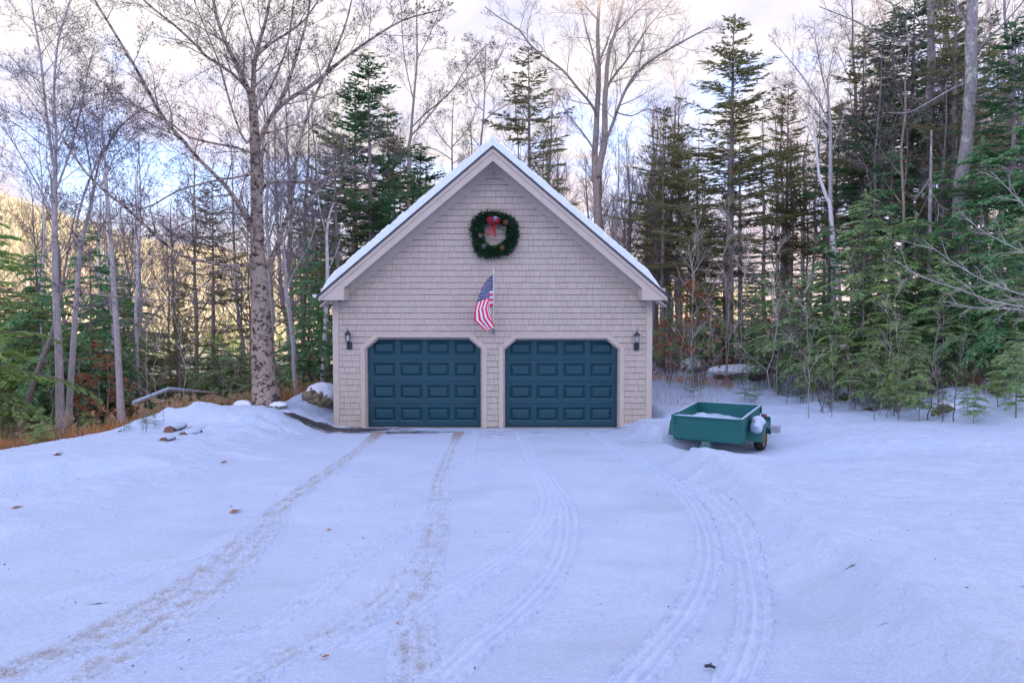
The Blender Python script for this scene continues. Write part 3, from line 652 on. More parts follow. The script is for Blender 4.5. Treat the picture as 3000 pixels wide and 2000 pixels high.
for k,(a,l,mi) in enumerate(((.3,.17,0),(1.2,.14,0),(2.0,.14,0),(2.8,.17,0),(3.5,.13,0),(5.9,.14,0),(.8,.15,1),(4.7,.08,0))):
    dx,dz=math.cos(a),math.sin(a); pts=[(bx+dx*l*s_*1.0, -.21-.07*math.sin(math.pi*s_)-.008*k, bz+dz*l*s_*.8+.03*math.sin(math.pi*s_)) for s_ in np.linspace(0,1,6)]+[(bx+dx*l*s_, -.19-.01*k, bz+dz*l*s_*.8-.02) for s_ in np.linspace(1,0,5)]
    band(pts,(-dz*.036,.01,dx*.036),mi)
for tx,ty,wv,mi in ((-.14,-.36,.034,0),(.05,-.37,.036,0),(.00,-.28,.026,0),(.01,-.18,.02,0)):
    pts=[(bx+tx*s_+.012*math.sin(7*s_),-.22+.03*math.sin(5*s_),bz+ty*s_) for s_ in np.linspace(0,1,9)]; band(pts,(wv,.004,.004),mi)
mb.build('bow',[RIB,SILV],wt)
CONE=simple('pine cone',(.24,.09,.04),(.07,.03,.02),30,.8); BER=simple('red berries',(.55,.02,.05),(.30,.02,.03),20,.25,bstr=0); SILG=leafmat('frosted leaves',[(.12,.22,.18),(.22,.33,.28),(.08,.17,.12)])
for (x,z_) in ((.275,.27),(.19,-.33)):
    mb=MB()
    for i in range(60):
        t_=i/60; a=i*2.4; rr=.045*math.sin(math.pi*(.12+.85*t_)); y=-.20-.10*t_; c=Vector((x+rr*math.cos(a),y,z_+rr*math.sin(a))); o_=Vector((math.cos(a),-.5,math.sin(a))).normalized()*.02; s_=Vector((-math.sin(a),0,math.cos(a)))*.012
        mb.add([c-s_,c+s_,c+o_+s_*.6,c+o_-s_*.6],[(0,1,2,3)])
    mb.lathe([(0,-.035),(.025,-.02),(.025,.02),(0,.035)],(x,-.23,z_),8); mb.build('pine_cone',CONE,wt)
for bi,(x,z_,n_) in enumerate(((.245,.13,9),(-.33,-.04,8),(-.24,-.30,4))):
    mb=MB(); q=random.Random(bi)
    for i in range(n_):
        c=(x+q.uniform(-.035,.035),-.225-q.uniform(0,.02),z_+q.uniform(-.035,.035)); mb.lathe([(0,-.014),(.01,-.01),(.014,0),(.01,.01),(0,.014)],c,8)
    mb.build('berries',BER,wt,smooth=True)
    rs=RS(bi); n=26; a=rs.rand(n)*6.28; D=np.stack([np.cos(a),-.5+0*a,np.sin(a)],-1); D/=np.linalg.norm(D,axis=1)[:,None]
    V1,F1=spray_quads(np.array([[x,-.215,z_]]).repeat(n,0)+rs.normal(size=(n,3))*.02,D,.075,.028,rs); mesh_np('frosted_leaves',V1,F1,SILG,parent=wt)
# ------------------------------------------------------------------ flag
# pole leans out from a bracket on the wall; the cloth hangs from it in folds
pb=W(1445.5,968,-.06); YT=-.62; pt=W(1446.0,792,YT)
ft=empty('flag',(pb[0],-.05,pb[2]),label='hanging American flag on a white pole above the gap between the doors',cat='flag')
def loc(p): return (p[0]-pb[0],p[1]+.05,p[2]-pb[2])
mb=MB(); mb.tube([loc(pb),loc(pt)],.0135,10); mb.lathe([(.0,0),(.02,.002),(.02,.02),(.0,.03)],loc(pt),10); mb.build('pole',simple('white pole',(.85,.84,.86),None,5,.4,bstr=0),ft)
mb=MB(); mb.box((-.03,.018,-.09),(.035,.045,.05)); mb.tube([(0,.03,-.02),(0,-.06,.035)],.021,10); bevel(mb.build('bracket',simple('grey bracket',(.30,.30,.36),None,8,.35,metal=.6),ft),.004)
ux=[0,.08,.16,.28,.4,.6,.8,1.0]; vx=[0,.27,.54,.77,1.0]
def Z(a,b): return (1340+a/3.73, 580+b/3.73)
CG={ # rows v, columns u : photo positions of the cloth, and distance from the wall
 0:[(400,826),(352,862),(320,900),(262,990),(212,1142),(188,1230),(178,1335),(322,1456)],
 1:[(397,920),(353,930),(330,960),(300,1030),(282,1108),(250,1215),(272,1325),(352,1438)],
 2:[(395,1012),(353,1016),(352,1030),(352,1070),(352,1099),(322,1205),(345,1300),(412,1396)],
 3:[(394,1095),(354,1102),(345,1110),(346,1120),(346,1130),(352,1200),(378,1310),(405,1400)],
 4:[(392,1178),(340,1190),(338,1192),(338,1200),(336,1205),(340,1230),(372,1320),(398,1404)]}
CY={0:[-.60,-.60,-.60,-.58,-.56,-.52,-.48,-.40],1:[-.50,-.53,-.57,-.60,-.60,-.58,-.54,-.42],2:[-.42,-.49,-.53,-.56,-.58,-.57,-.52,-.43],3:[-.36,-.44,-.49,-.50,-.50,-.48,-.46,-.41],4:[-.30,-.40,-.44,-.44,-.44,-.43,-.42,-.39]}
G=np.array([[W(*Z(*CG[j][i]),CY[j][i]) for i in range(8)] for j in range(5)])
def cloth(u,v):
    u=np.asarray(u,float); v=np.asarray(v,float)
    def w1(x,xs_):
        xs_=np.array(xs_); i=np.clip(np.searchsorted(xs_,x,side='right')-1,0,len(xs_)-2); t=(x-xs_[i])/(xs_[i+1]-xs_[i]); return i,t
    i,a=w1(u,ux); j,b=w1(v,vx); a=a[...,None]; b=b[...,None]
    p=G[j,i]*(1-a)*(1-b)+G[j,i+1]*a*(1-b)+G[j+1,i]*(1-a)*b+G[j+1,i+1]*a*b
    rip=.018*np.sin(v*15+u*5)*np.clip(u*4,0,1)+.008*np.sin(v*31+u*11+1)*np.clip(u*3,0,1)
    p=p.copy(); p[...,1]+=rip; return p-np.array([pb[0],-.05,pb[2]])
nu,nv=100,78; U,V_=np.meshgrid(np.linspace(0,1,nu+1),np.linspace(0,1,nv+1)); Pc=cloth(U,V_).reshape(-1,3); ii=np.arange((nu+1)*(nv+1)).reshape(nv+1,nu+1)
Q=np.stack([ii[:-1,:-1],ii[1:,:-1],ii[1:,1:],ii[:-1,1:]],-1).reshape(-1,4)
uc=(np.arange(nu)+.5)/nu; vc=(np.arange(nv)+.5)/nv; UC,VC=np.meshgrid(uc,vc); mi=((VC*13).astype(int)%2); mi=np.where((UC<.4)&(VC<7/13),2,mi)
FM=[simple('flag red',(.82,.02,.09),(.72,.015,.07),30,.7,bstr=0),simple('flag white',(.86,.85,.90),(.78,.78,.84),30,.7,bstr=0),simple('flag blue',(.012,.022,.14),(.010,.016,.11),30,.7,bstr=0)]
cl_=mesh_np('cloth',Pc,Q,FM,mi.ravel(),smooth=True,parent=ft)
so2=cl_.modifiers.new('thickness','SOLIDIFY'); so2.thickness=.0015
mb=MB()
for r_ in range(9):
    for c_ in range(6 if r_%2==0 else 5):
        u0=.4*((2*c_+1+(r_%2))/12); v0=(7/13)*((r_+1)/10)
        pc=cloth(np.array([u0]),np.array([v0]))[0]; du=cloth(np.array([u0+.004]),np.array([v0]))[0]-cloth(np.array([u0-.004]),np.array([v0]))[0]; dv=cloth(np.array([u0]),np.array([v0+.004]))[0]-cloth(np.array([u0]),np.array([v0-.004]))[0]
        nn=np.cross(du,dv); nn/=np.linalg.norm(nn)+1e-12
        if nn[1]>0: nn=-nn
        R1=.027
        pts=[]
        for k in range(10):
            a=math.pi/2+k*math.pi/5; rr=R1 if k%2==0 else R1*.42
            uu=u0+rr*math.sin(a)/1.52; vv=v0+rr*math.cos(a)/.91
            q=cloth(np.array([min(max(uu,.001),.4)]),np.array([min(max(vv,.001),.54)]))[0]; pts.append(q+nn*.004)
        mb.add([pc+nn*.004]+pts,[(0,1+k,1+(k+1)%10) for k in range(10)])
mb.build('stars',FM[1],cl_)
# ------------------------------------------------------------------ utility trailer
GRN=simple('green trailer paint',(.003,.120,.112),(.002,.095,.092),16,.5,bstr=.08)
GRN2=simple('worn green paint',(.05,.17,.15),(.16,.17,.18),9,.6)
RUST=simple('rusty rim',(.36,.20,.09),(.14,.06,.035),16,.85,bstr=.4)
TYRE=simple('tyre rubber',(.022,.022,.026),(.012,.012,.014),40,.85,bstr=.4)
STEEL=simple('dark steel',(.05,.06,.07),None,12,.5)
tx,ty=at_px(1977,12.62); ta=R(-31)
rimz=.93; tw_,tl,th_=1.22,1.64,.44
tt=empty('utility_trailer',(tx,ty,rimz-th_),(R(2.0),R(-.6),ta),label='small dark green utility trailer with snow in its open box',cat='trailer')
mb=MB()
t=.012
# front face narrower at the foot, flanged rims
mb.add([(.005,0,0),(tw_-.005,0,0),(tw_,0,th_),(0,0,th_),(.005,t,0),(tw_-.005,t,0),(tw_,t,th_),(0,t,th_)],[(0,1,2,3),(7,6,5,4),(0,3,7,4),(1,5,6,2),(0,4,5,1)]); 
mb.build('front_panel',GRN,tt)
mb=MB(); mb.box((0,tl-t,0),(tw_,tl,th_)); mb.build('tailgate',GRN,tt)
for x in (0,tw_-t):
    mb=MB(); x0=x if x==0 else x; mb.box((x,t+.001,0),(x+t,tl-t-.001,th_)); mb.build('side_panel',GRN,tt)
mb=MB(); mb.box((.0,.0,-.004),(tw_-.0,tl,.014)); mb.build('floor',GRN,tt)
mb=MB()
mb.box((-.035,-.03,th_-.028),(tw_+.03,.006,th_+.006)); mb.box((-.035,tl-.006,th_-.028),(tw_+.03,tl+.03,th_+.006))
mb.box((-.035,.0065,th_-.028),(.004,tl-.0065,th_+.006)); mb.box((tw_-.004,.0065,th_-.028),(tw_+.03,tl-.0065,th_+.006))
bevel(mb.build('rim_flange',GRN,tt),.004)
for (x0,y0,x1,y1) in ((-.034,-.028,.03,-.002),(tw_-.03,-.028,tw_+.03,-.002),(-.034,tl+.002,.03,tl+.028),(tw_-.03,tl+.002,tw_+.032,tl+.03)):
    mb=MB(); mb.box((x0,y0,th_-.16),(x1,y1,th_-.029)); bevel(mb.build('corner_post',GRN,tt),.004)
mb=MB(); mb.box((tw_*.5-.02,-.008,th_-.075),(tw_*.5+.012,-.0005,th_-.06)); mb.build('latch',STEEL,tt)
# fenders and wheels
wy=.90; wr=.235
for s,xc in ((-1,-.15),(1,tw_+.15)):
    mb=MB(); x0=(-.27 if s<0 else tw_+.004); x1=(-.004 if s<0 else tw_+.27); th_f=.006
    prof=[(wy-.40,-.04),(wy-.27,.20),(wy-.14,.265),(wy+.14,.265),(wy+.27,.20),(wy+.40,-.04)]
    for i in range(5):
        (ya,za),(yb,zb_)=prof[i],prof[i+1]
        mb.add([(x0,ya,za),(x1,ya,za),(x1,yb,zb_),(x0,yb,zb_),(x0,ya,za-th_f),(x1,ya,za-th_f),(x1,yb,zb_-th_f),(x0,yb,zb_-th_f)],[(0,1,2,3),(7,6,5,4),(0,4,5,1),(1,5,6,2),(2,6,7,3),(3,7,4,0)])
    xs_=x0 if s<0 else x1-.004
    mb.add([(xs_,ya,za) for ya,za in prof]+[(xs_,wy+.29,.06),(xs_,wy,.17),(xs_,wy-.29,.06)],[(0,1,8),(1,2,7,8),(2,3,7),(3,4,6,7),(4,5,6)])
    mb.build('fender',GRN,tt)
    mb=MB(); 
    for th0 in (0,): mb.lathe([(wr-.075,-.07),(wr-.03,-.085),(wr,-.06),(wr,.06),(wr-.03,.085),(wr-.075,.07)],(0,0,0),28)
    w_=mb.build('wheel',TYRE,tt,smooth=True); w_.rotation_euler=(0,R(90),0); w_.location=(xc,wy,-.04)
    mb=MB(); mb.lathe([(0,.03),(.05,.03),(.055,.055),(.07,.055),(.075,.02),(.12,.015),(.135,.05),(wr-.073,.068),(wr-.07,-.068),(.10,-.05),(0,-.05)],(0,0,0),24); mb.build('rim',RUST,w_)
mb=MB(); mb.tube([(-.1,wy,-.05),(tw_+.1,wy,-.05)],.022,8); mb.box((.2,wy-.25,-.07),(.25,wy+.25,-.006)); mb.box((tw_-.25,wy-.25,-.07),(tw_-.2,wy+.25,-.006)); mb.build('axle',STEEL,tt)
# tongue with hitch running down into the snow, a snowy ridge on it
mb=MB(); mb.tube([(.60,.3,-.03),(.575,.0,-.05),(.50,-.26,-.15),(.42,-.50,-.24)],.032,6); mb.box((.53,-.045,-.10),(.68,.05,-.004)); mb.build('tongue',GRN2,tt)
mb=MB(); mb.tube([(.44,-.50,-.17),(.42,-.54,-.12),(.38,-.56,-.15)],.012,6); mb.build('hitch',STEEL,tt)
mb=MB(); mb.tube([(.52,-.30,-.18),(.54,-.31,-.05)],.02,6); mb.build('safety_bracket',STEEL,tt)
mb=MB(); mb.tube([(.30,-.60,-.16),(.30,-.60,-.24)],.018,6); mb.build('jack_foot',STEEL,tt)
# tail light bracket and licence plate on the right
mb=MB(); mb.box((tw_+.02,tl-.14,.17),(tw_+.22,tl-.10,.25)); mb.box((tw_+.14,tl-.14,.08),(tw_+.22,tl-.10,.1698)); bevel(mb.build('light_bracket',GRN,tt),.004)
mb=MB(); mb.lathe([(.0,.045),(.05,.04),(.06,0.)],(tw_+.10,tl-.12,.25),12); mb.build('tail_light',simple('dark red lens',(.16,.03,.06),None,9,.3,bstr=0),tt)
PLT=simple('grey number plate',(.40,.42,.47),(.33,.35,.41),20,.5); PLD=simple('plate lettering',(.20,.22,.30),None,9,.6,bstr=0)
pl=empty('plate',(tw_+.26,tl-.16,.02),(0,R(4),R(31))); pl.parent=tt
mb=MB(); mb.box((-.17,0,-.075),(.17,.005,.075)); bevel(mb.build('plate_sheet',PLT,pl),.003)
mb=MB(); q=random.Random(4)
for i in range(6):
    x=-.125+i*.045; mb.box((x,-.003,-.035),(x+.008,-.0005,.035)); mb.box((x+.022,-.003,-.035),(x+.03,-.0005,.035)); mb.box((x+.008,-.003,(.027,-.004,-.035)[i%3]),(x+.022,-.0005,(.035,.004,-.027)[i%3]))
mb.box((-.13,-.003,-.062),(.13,-.0005,-.052)); mb.build('plate_lettering',PLD,pl)
# snow in the box, on the rims and on the right fender
def heap(name,fn,x0,x1,y0,y1,nu=50,nv=40,parent=None,mat=None,label=None):
    U,Vv=np.meshgrid(np.linspace(x0,x1,nu),np.linspace(y0,y1,nv),indexing='ij'); Z_=fn(U,Vv)
    Vx=np.stack([U,Vv,Z_],-1).reshape(-1,3); ii=np.arange(nu*nv).reshape(nu,nv)
    o=mesh_np(name,Vx,np.stack([ii[:-1,:-1],ii[1:,:-1],ii[1:,1:],ii[:-1,1:]],-1).reshape(-1,4),mat or M['snow'],smooth=True,parent=parent)
    return o
heap('snow_fill',lambda x,y: .17+.05*np.exp(-((x-.25)/.4)**2)+.08*np.exp(-((x-.16)/.16)**2-((y-1.2)/.2)**2)+.14*np.exp(-((y-.0)/.25)**2)+.03*vnoise(x,y,.8,2,3)+.05*np.exp(-((x-tw_)/.2)**2),.014,tw_-.014,.014,tl-.014,parent=tt)
def rimsnow(x0,x1,y0,y1,h):
    heap('rim_snow',lambda x,y: th_+.006+h*np.sin(math.pi*np.clip((x-x0)/(x1-x0),0,1))**.35*np.sin(math.pi*np.clip((y-y0)/(y1-y0),0,1))**.35*(.75+.35*vnoise(x,y,.25,3,2)),x0,x1,y0,y1,60,60,parent=tt)
rimsnow(.02,tw_-.04,-.026,.006,.020); rimsnow(tw_-.006,tw_+.028,.0,tl,.022); rimsnow(-.032,.003,.3,tl,.012); rimsnow(.0,tw_,tl-.004,tl+.026,.008)
rs=RS(2); nu,nv=34,24; a=np.linspace(0,2*math.pi,nu,endpoint=False); b=np.linspace(.02,math.pi-.02,nv); A,B=np.meshgrid(a,b,indexing='ij')
def blobmesh(name,c,r,seed,amp,mat,parent=None,flat=None,nu=40,nv=26,smooth=True,sc=.5,**k):
    a=np.linspace(0,2*math.pi,nu,endpoint=False); b=np.linspace(.001,math.pi-.001,nv); A,B=np.meshgrid(a,b,indexing='ij')
    X=np.cos(A)*np.sin(B);Y=np.sin(A)*np.sin(B);Z_=np.cos(B)
    d=1+amp*(vnoise(X*r[0]+seed,Y*r[1]+Z_*r[2]*1.3,sc,seed,4))
    Vx=np.stack([X*r[0]*d,Y*r[1]*d,Z_*r[2]*d],-1)
    if flat is not None: Vx[...,2]=np.maximum(Vx[...,2],flat)
    Vx=Vx.reshape(-1,3)+(np.array(c) if parent is not None else 0); ii=np.arange(nu*nv).reshape(nu,nv); jj=np.roll(ii,-1,0)
    o=mesh_np(name,Vx,np.stack([ii[:,:-1],jj[:,:-1],jj[:,1:],ii[:,1:]],-1).reshape(-1,4)[:, ::-1],mat,smooth=smooth,parent=parent,**k)
    if parent is None: o.location=c
    return o
blobmesh('fender_snow',(tw_+.14,wy-.15,.22),(.12,.33,.17),3,.28,M['snow'],parent=tt,sc=.6)
blobmesh('tongue_snow',(.47,-.36,-.13),(.06,.20,.07),5,.2,M['snow'],parent=tt)
# ------------------------------------------------------------------ rocks under snow
ROCK=simple('weathered rock',(.30,.25,.15),(.14,.12,.09),7,.9,bstr=.8,bdist=.03); ROCKG=simple('grey rock',(.22,.20,.18),(.10,.10,.09),7,.9,bstr=.8,bdist=.03)
MOSS=simple('mossy rock',(.16,.16,.06),(.10,.07,.04),8,.95,bstr=.8,bdist=.03)
def boulder(px,dp,rx,ry,rz,mat,label,seed,cap=1.,capoff=(0,.1),dz=0,tilt=0):
    x,y,z=P(px,dp,dz); t=empty('boulder',(x,y,z),(0,0,R(tilt)),label=label,cat='boulder')
    blobmesh('rock',(0,0,rz*.30),(rx,ry,rz*.9),seed,.22,mat,parent=t,smooth=False,nu=34,nv=20,sc=.9*rx)
    if cap: blobmesh('snow_cap',(capoff[0],capoff[1],rz*.62),(rx*1.06,ry*1.0,rz*.90*cap),seed+4,.07,M['fresh'],parent=t,sc=1.2*rx)
    return t
boulder(930,18.6,.44,.40,.36,ROCK,'large boulder with a thick rounded snow cap beside the garage\'s left corner',1,1.0,(.10,.10),-.02)
boulder(2775,15.5,.26,.22,.26,MOSS,'mossy boulder face showing under the snow mound below the hemlocks on the right',2,.9,(.14,.15),-.05)
boulder(2985,17.2,.5,.5,.45,ROCKG,'snow capped rock high under the hemlocks at the far right',6,1.1,(0,.0),.15)
boulder(2165,24.5,1.0,.5,.25,ROCKG,'low flat boulder with snow on top in the clearing behind the trailer',4,1.1,(0,.0),.0)
boulder(2035,26.5,.5,.4,.3,ROCKG,'small snowy mound of rock beside the russet beech sapling',5,1.15,(0,.0),.1)
boulder(2480,18.6,.16,.14,.14,MOSS,'small brown rock poking out of the snow below the hemlock saplings',7,0)
boulder(2550,17.2,.13,.1,.11,MOSS,'small tawny rock in the snow at the foot of the thin hemlock',8,0)
boulder(812,16.9,.20,.16,.11,ROCKG,'low snowy stone just right of the big flaking birch',9,.85,(0,0),.0)
boulder(706,17.2,.22,.14,.13,ROCKG,'low snow capped stone left of the big flaking birch',10,1.2,(0,0),.04)
# log ends and curved bark sticking out of the snowy pile
WOODE=simple('sawn log end',(.30,.17,.11),(.11,.055,.035),18,.9); BRK=simple('red brown bark',(.16,.07,.05),(.07,.035,.03),15,.95)
def log(px,py_off,dp,r,l,az,label,dz=0,open_=True):
    x,y,z=hit(px,py_off); y+=.04; z-=(r*.35 if r>.09 else r*.95); t=empty('log',(x,y,z),(0,0,R(az)),label=label,cat='log')
    mb=MB(); mb.tube([(0,0,r*.6),(.02,l,r*.5)],[r,r*.95],16,cap=False); mb.build('bark',BRK,t)
    blobmesh('snow_cap',(0,l*.55,r*1.15),(r*1.5,l*.52,r*.75),7,.15,M['snow'],parent=t,sc=.3)
    mb=MB(); mb.lathe([(0,0),(r*.98,0),(r*.98,-.004)],(0,0,0),16); o=mb.build('sawn_end',WOODE,t); o.rotation_euler=(R(90),0,0); o.location=(0,-.003,r*.6)
log(491,1268,13.75,.098,.6,4,'round sawn log end facing the drive in the snowy pile on the left')
log(531,1275,13.95,.085,.5,-8,'half buried reddish log end right of the round sawn log end')
log(553,1260,14.1,.075,.5,-12,'log end just peeking from under the snow, rightmost in the pile')
log(474,1291,13.6,.075,.4,10,'dark log end sunk low in the snow left of the round sawn log end')
log(347,1266,13.6,.042,.25,20,'small brown log stub in the snow left of the log pile')
log(163,1334,11.7,.045,.22,35,'small split wood block by the dry stems at far left')
# snow covered fallen trunk leaning in the woods on the left
fx=[P(385,19,0)]; p0=np.array([*at_px(385,19.0),W(385,1182,at_px(0,19)[1])[2]]); p1=np.array([*at_px(490,20.5),W(490,1142,at_px(0,20.5)[1])[2]]); p2=np.array([*at_px(635,22),W(635,1150,at_px(0,22)[1])[2]])
t=empty('fallen_trunk',p0,label='fallen thin trunk with snow on top leaning between the grey trunk and the flaking birch',cat='fallen tree')
mb=MB(); mb.tube([(0,0,0),p1-p0,(p1-p0)*.4+(p2-p0)*.6,p2-p0],[.05,.045,.04,.02],8); mb.build('trunk',M['bark_grey'],t)
mb=MB(); mb.tube([(0,0,.035),(p1-p0)+np.array([0,0,.04]),(p1-p0)*.4+(p2-p0)*.6+np.array([0,0,.03])],[.05,.055,.02],8); mb.build('snow_cap',M['snow'],t,smooth=True)
# exposed root by the big birch
p0=P(800,17.35,.18); t=empty('tree_root',p0,label='dark exposed root running down from the big birch into the snow',cat='root')
mb=MB(); mb.tube([(0,0,.12),(.12,-.1,.02),(.26,-.2,-.06),(.42,-.28,-.12)],[.07,.055,.04,.02],8); mb.build('bark',simple('dark root bark',(.05,.045,.06),None,20,.9,bstr=.6),t)
# ------------------------------------------------------------------ fallen leaves on the snow
LEAFM=simple('dry brown leaf',(.42,.15,.05),(.28,.09,.035),30,.7,bstr=.3)
def leaf(px,py,r_,label,name='dead_leaf'):
    c=Gp(px,py,.0); z=float(ground_parts(np.array([c[0]]),np.array([c[1]]))['z'][0]); q=random.Random(px)
    t=empty(name,(c[0],c[1],z+.012),(q.uniform(-.2,.2),q.uniform(-.2,.2),q.uniform(0,6)),label=label,cat='leaf')
    mb=MB(); n=18; ring=[]
    for k in range(n):
        a=2*math.pi*k/n; rr=r_*(1.0 if k%3 else .62)*(1+.15*q.random()); ring.append((rr*math.cos(a)*1.2,rr*math.sin(a)*.8,.35*r_*abs(math.sin(a))**2*(1 if q.random()>.2 else 1.6)))
    mb.add([(0,0,0)]+ring,[(0,1+k,1+(k+1)%n) for k in range(n)]); mb.build('blade',LEAFM,t)
    mb=MB(); mb.tube([(0,0,0),(r_*1.2,0,.006),(r_*1.9,r_*.2,.02)],.0015,4); mb.build('stem',LEAFM,t)
leaf(690,1502,0.053,'curled rust brown leaf, the largest on the snow, left of the dirty tyre track')
leaf(655,1364,0.046,'flat tan leaf on the snow near the left snowbank')
leaf(51,1511,0.037,'small brown leaf at the left edge of the drive')
leaf(965,1555,0.022,'thin curled leaf on the snow between the two dirty tyre tracks')
leaf(1168,1832,0.019,'tiny orange leaf on the middle tyre track')
leaf(2313,1337,0.034,'brown leaf on the snow to the right of the trailer')
leaf(955,1928,0.017,'small brown leaf fragment at the lower left of the drive')
def twig(px,py,l,az,label):
    c=Gp(px,py); t=empty('twig',(c[0],c[1],c[2]+.02),(0,0,R(az)),label=label,cat='twig'); mb=MB(); mb.tube([(-l/2,0,0),(0,.006,.004),(l/2,0,0)],[.008,.01,.006],6); mb.build('stick',BLK,t); mb=MB(); mb.tube([(0,.006,.004),(l*.1,.02,.012)],.004,5); mb.build('bud',BLK,t)
twig(2080,1963,.055,-15,'short dark twig at the bottom between the two curving tyre tracks')
# ------------------------------------------------------------------ vegetation generators
def prisms(segs, n):
    """segs (m,8): p0,p1,r0,r1 -> open n-sided prisms"""
    S=np.asarray(segs,float)
    if len(S)==0: return np.zeros((0,3)),np.zeros((0,4),int)
    p0,p1,r0,r1=S[:,:3],S[:,3:6],S[:,6:7],S[:,7:8]; D=p1-p0; D/=np.linalg.norm(D,axis=1)[:,None]+1e-9
    ref=np.where(np.abs(D[:,2:3])<.9,[[0,0,1.]],[[1.,0,0]]); A=np.cross(D,ref); A/=np.linalg.norm(A,axis=1)[:,None]; B=np.cross(D,A)
    V=[]
    for p,r in ((p0,r0),(p1,r1)):
        for k in range(n):
            a=2*math.pi*k/n; V.append(p+(A*math.cos(a)+B*math.sin(a))*r)
    V=np.stack(V,1); m=len(S); base=(np.arange(m)*2*n)[:,None]
    Fq=np.concatenate([np.stack([base[:,0]+k,base[:,0]+(k+1)%n,base[:,0]+n+(k+1)%n,base[:,0]+n+k],-1) for k in range(n)])
    return V.reshape(-1,3),Fq
def merge(parts):
    V=[];Fq=[];o=0
    for v,f in parts:
        if len(v)==0: continue
        V.append(v);Fq.append(f+o);o+=len(v)
    return np.vstack(V),np.vstack(Fq)
def nrm(v): return v/(np.linalg.norm(v)+1e-9)
class Bare:
    """limbs, boughs and twigs of a leafless tree"""
    def __init__(s, seed, up=.25): s.q=random.Random(seed); s.thick=[]; s.thin=[]; s.tips=[]; s.up=up
    def rv(s): return np.array([s.q.gauss(0,1),s.q.gauss(0,1),s.q.gauss(0,1)])
    def limb(s, p, d, L, r, lev, spec):
        """spec[lev] = (children, len ratio, angle deg, steps)"""
        q=s.q; nch,ratio,ang,steps=spec[lev]; pts=[p]; dirs=[d]; st=L/steps
        for i in range(steps):
            d=nrm(d+s.rv()*(.10+.05*lev)+np.array([0,0,s.up*.35*(1 if lev else .3)])); p=p+d*st; pts.append(p); dirs.append(d)
        r1=r*.30 if lev<3 else r*.5
        for i in range(steps):
            a=r+(r1-r)*i/steps; b=r+(r1-r)*(i+1)/steps
            (s.thick if a>.016 else s.thin).append((*pts[i],*pts[i+1],a,b))
        if lev==len(spec)-1: s.tips.append(pts[-1]); return
        s.kids(pts,dirs,L,r,r1,lev,spec,.18)
    def kids(s, pts, dirs, L, r, r1, lev, spec, t0):
        q=s.q; nch,ratio,ang,_=spec[lev]; n=len(pts)-1; az=q.random()*6.28
        for k in range(nch):
            t=t0+(1-t0)*(k+q.random()*.8)/nch; t=min(t,.999); i=int(t*n); f=t*n-i; pp=pts[i]*(1-f)+pts[i+1]*f; dd=dirs[i+1]
            az+=2.4+q.uniform(-.5,.5); a=nrm(np.cross(dd,[0.3,.2,1])); b=np.cross(dd,a); o=a*math.cos(az)+b*math.sin(az)
            th=R(ang*q.uniform(.65,1.25)); nd=nrm(dd*math.cos(th)+o*math.sin(th)); cl=L*ratio*(1.12-.62*t)*q.uniform(.65,1.2)
            rr=max((r+(r1-r)*t)*.58*q.uniform(.7,1),.0035)
            s.limb(pp,nd,cl,rr,lev+1,spec)
    def path(s, pts, rad, nk, Lk, spec, t0=.15, ang=None, jit=.0):
        """a measured main stem; grows nk boughs of length Lk along it"""
        pts=[np.array(p,float) for p in pts]; c,_=spline3(pts,.25); n=len(c); rr=np.interp(np.linspace(0,1,n),np.linspace(0,1,len(rad)),rad)
        for i in range(n-1): s.thick.append((*c[i],*c[i+1],rr[i],rr[i+1]))
        d=np.gradient(c,axis=0); d/=np.linalg.norm(d,axis=1)[:,None]; az=s.q.random()*6.28
        for k in range(nk):
            t=t0+(1-t0)*(k+s.q.random()*.9)/nk; i=min(int(t*(n-1)),n-2); dd=d[i]; az+=2.4+s.q.uniform(-.5,.5)
            a=nrm(np.cross(dd,[.3,.2,1])); b=np.cross(dd,a); o=a*math.cos(az)+b*math.sin(az); th=R((ang or 48)*s.q.uniform(.6,1.25))
            s.limb(c[i],nrm(dd*math.cos(th)+o*math.sin(th)),Lk*s.q.uniform(.6,1.2)*(1.1-.5*t),max(min(rr[i]*.5,.045)*s.q.uniform(.6,1),.009),0,spec)
        return c
    def build(s, root, bark, twigm, dots=0, dotr=.03, dotmat=None, trunk=None, tn=10, trunkname='trunk', crownname='crown'):
        if trunk is not None:
            mb=MB()
            for c,r in trunk: mb.tube([tuple(x) for x in c],list(r),tn)
            mb.build(trunkname,bark,root,smooth=True)
        V,Fq=merge([prisms(s.thick,6),prisms(s.thin,3)])
        nth=len(s.thick)*6; mi=np.zeros(len(Fq),int); mi[nth:]=1
        Vd=None
        if dots:
            T=np.array(s.tips); k=RS(1).permutation(len(T))[:dots]; T=T[k]; n=len(T); rs=RS(2)
            D=rs.normal(size=(n,3)); D/=np.linalg.norm(D,axis=1)[:,None]; v1,f1=spray_quads(T-D*dotr*.5,D,dotr,dotr*.9,rs); v2,f2=spray_quads(T-D*dotr*.5,D,dotr,dotr*.9,rs)
            Vd,Fd=merge([(v1,f1),(v2,f2)])
        if Vd is None: mesh_np(crownname,V,Fq,[bark,twigm],mi,parent=root)
        else:
            V2_,F2_=merge([(V,Fq),(Vd,Fd)]); mi=np.concatenate([mi,np.full(len(Fd),2)]); mesh_np(crownname,V2_,F2_,[bark,twigm,dotmat or M['seed']],mi,parent=root)
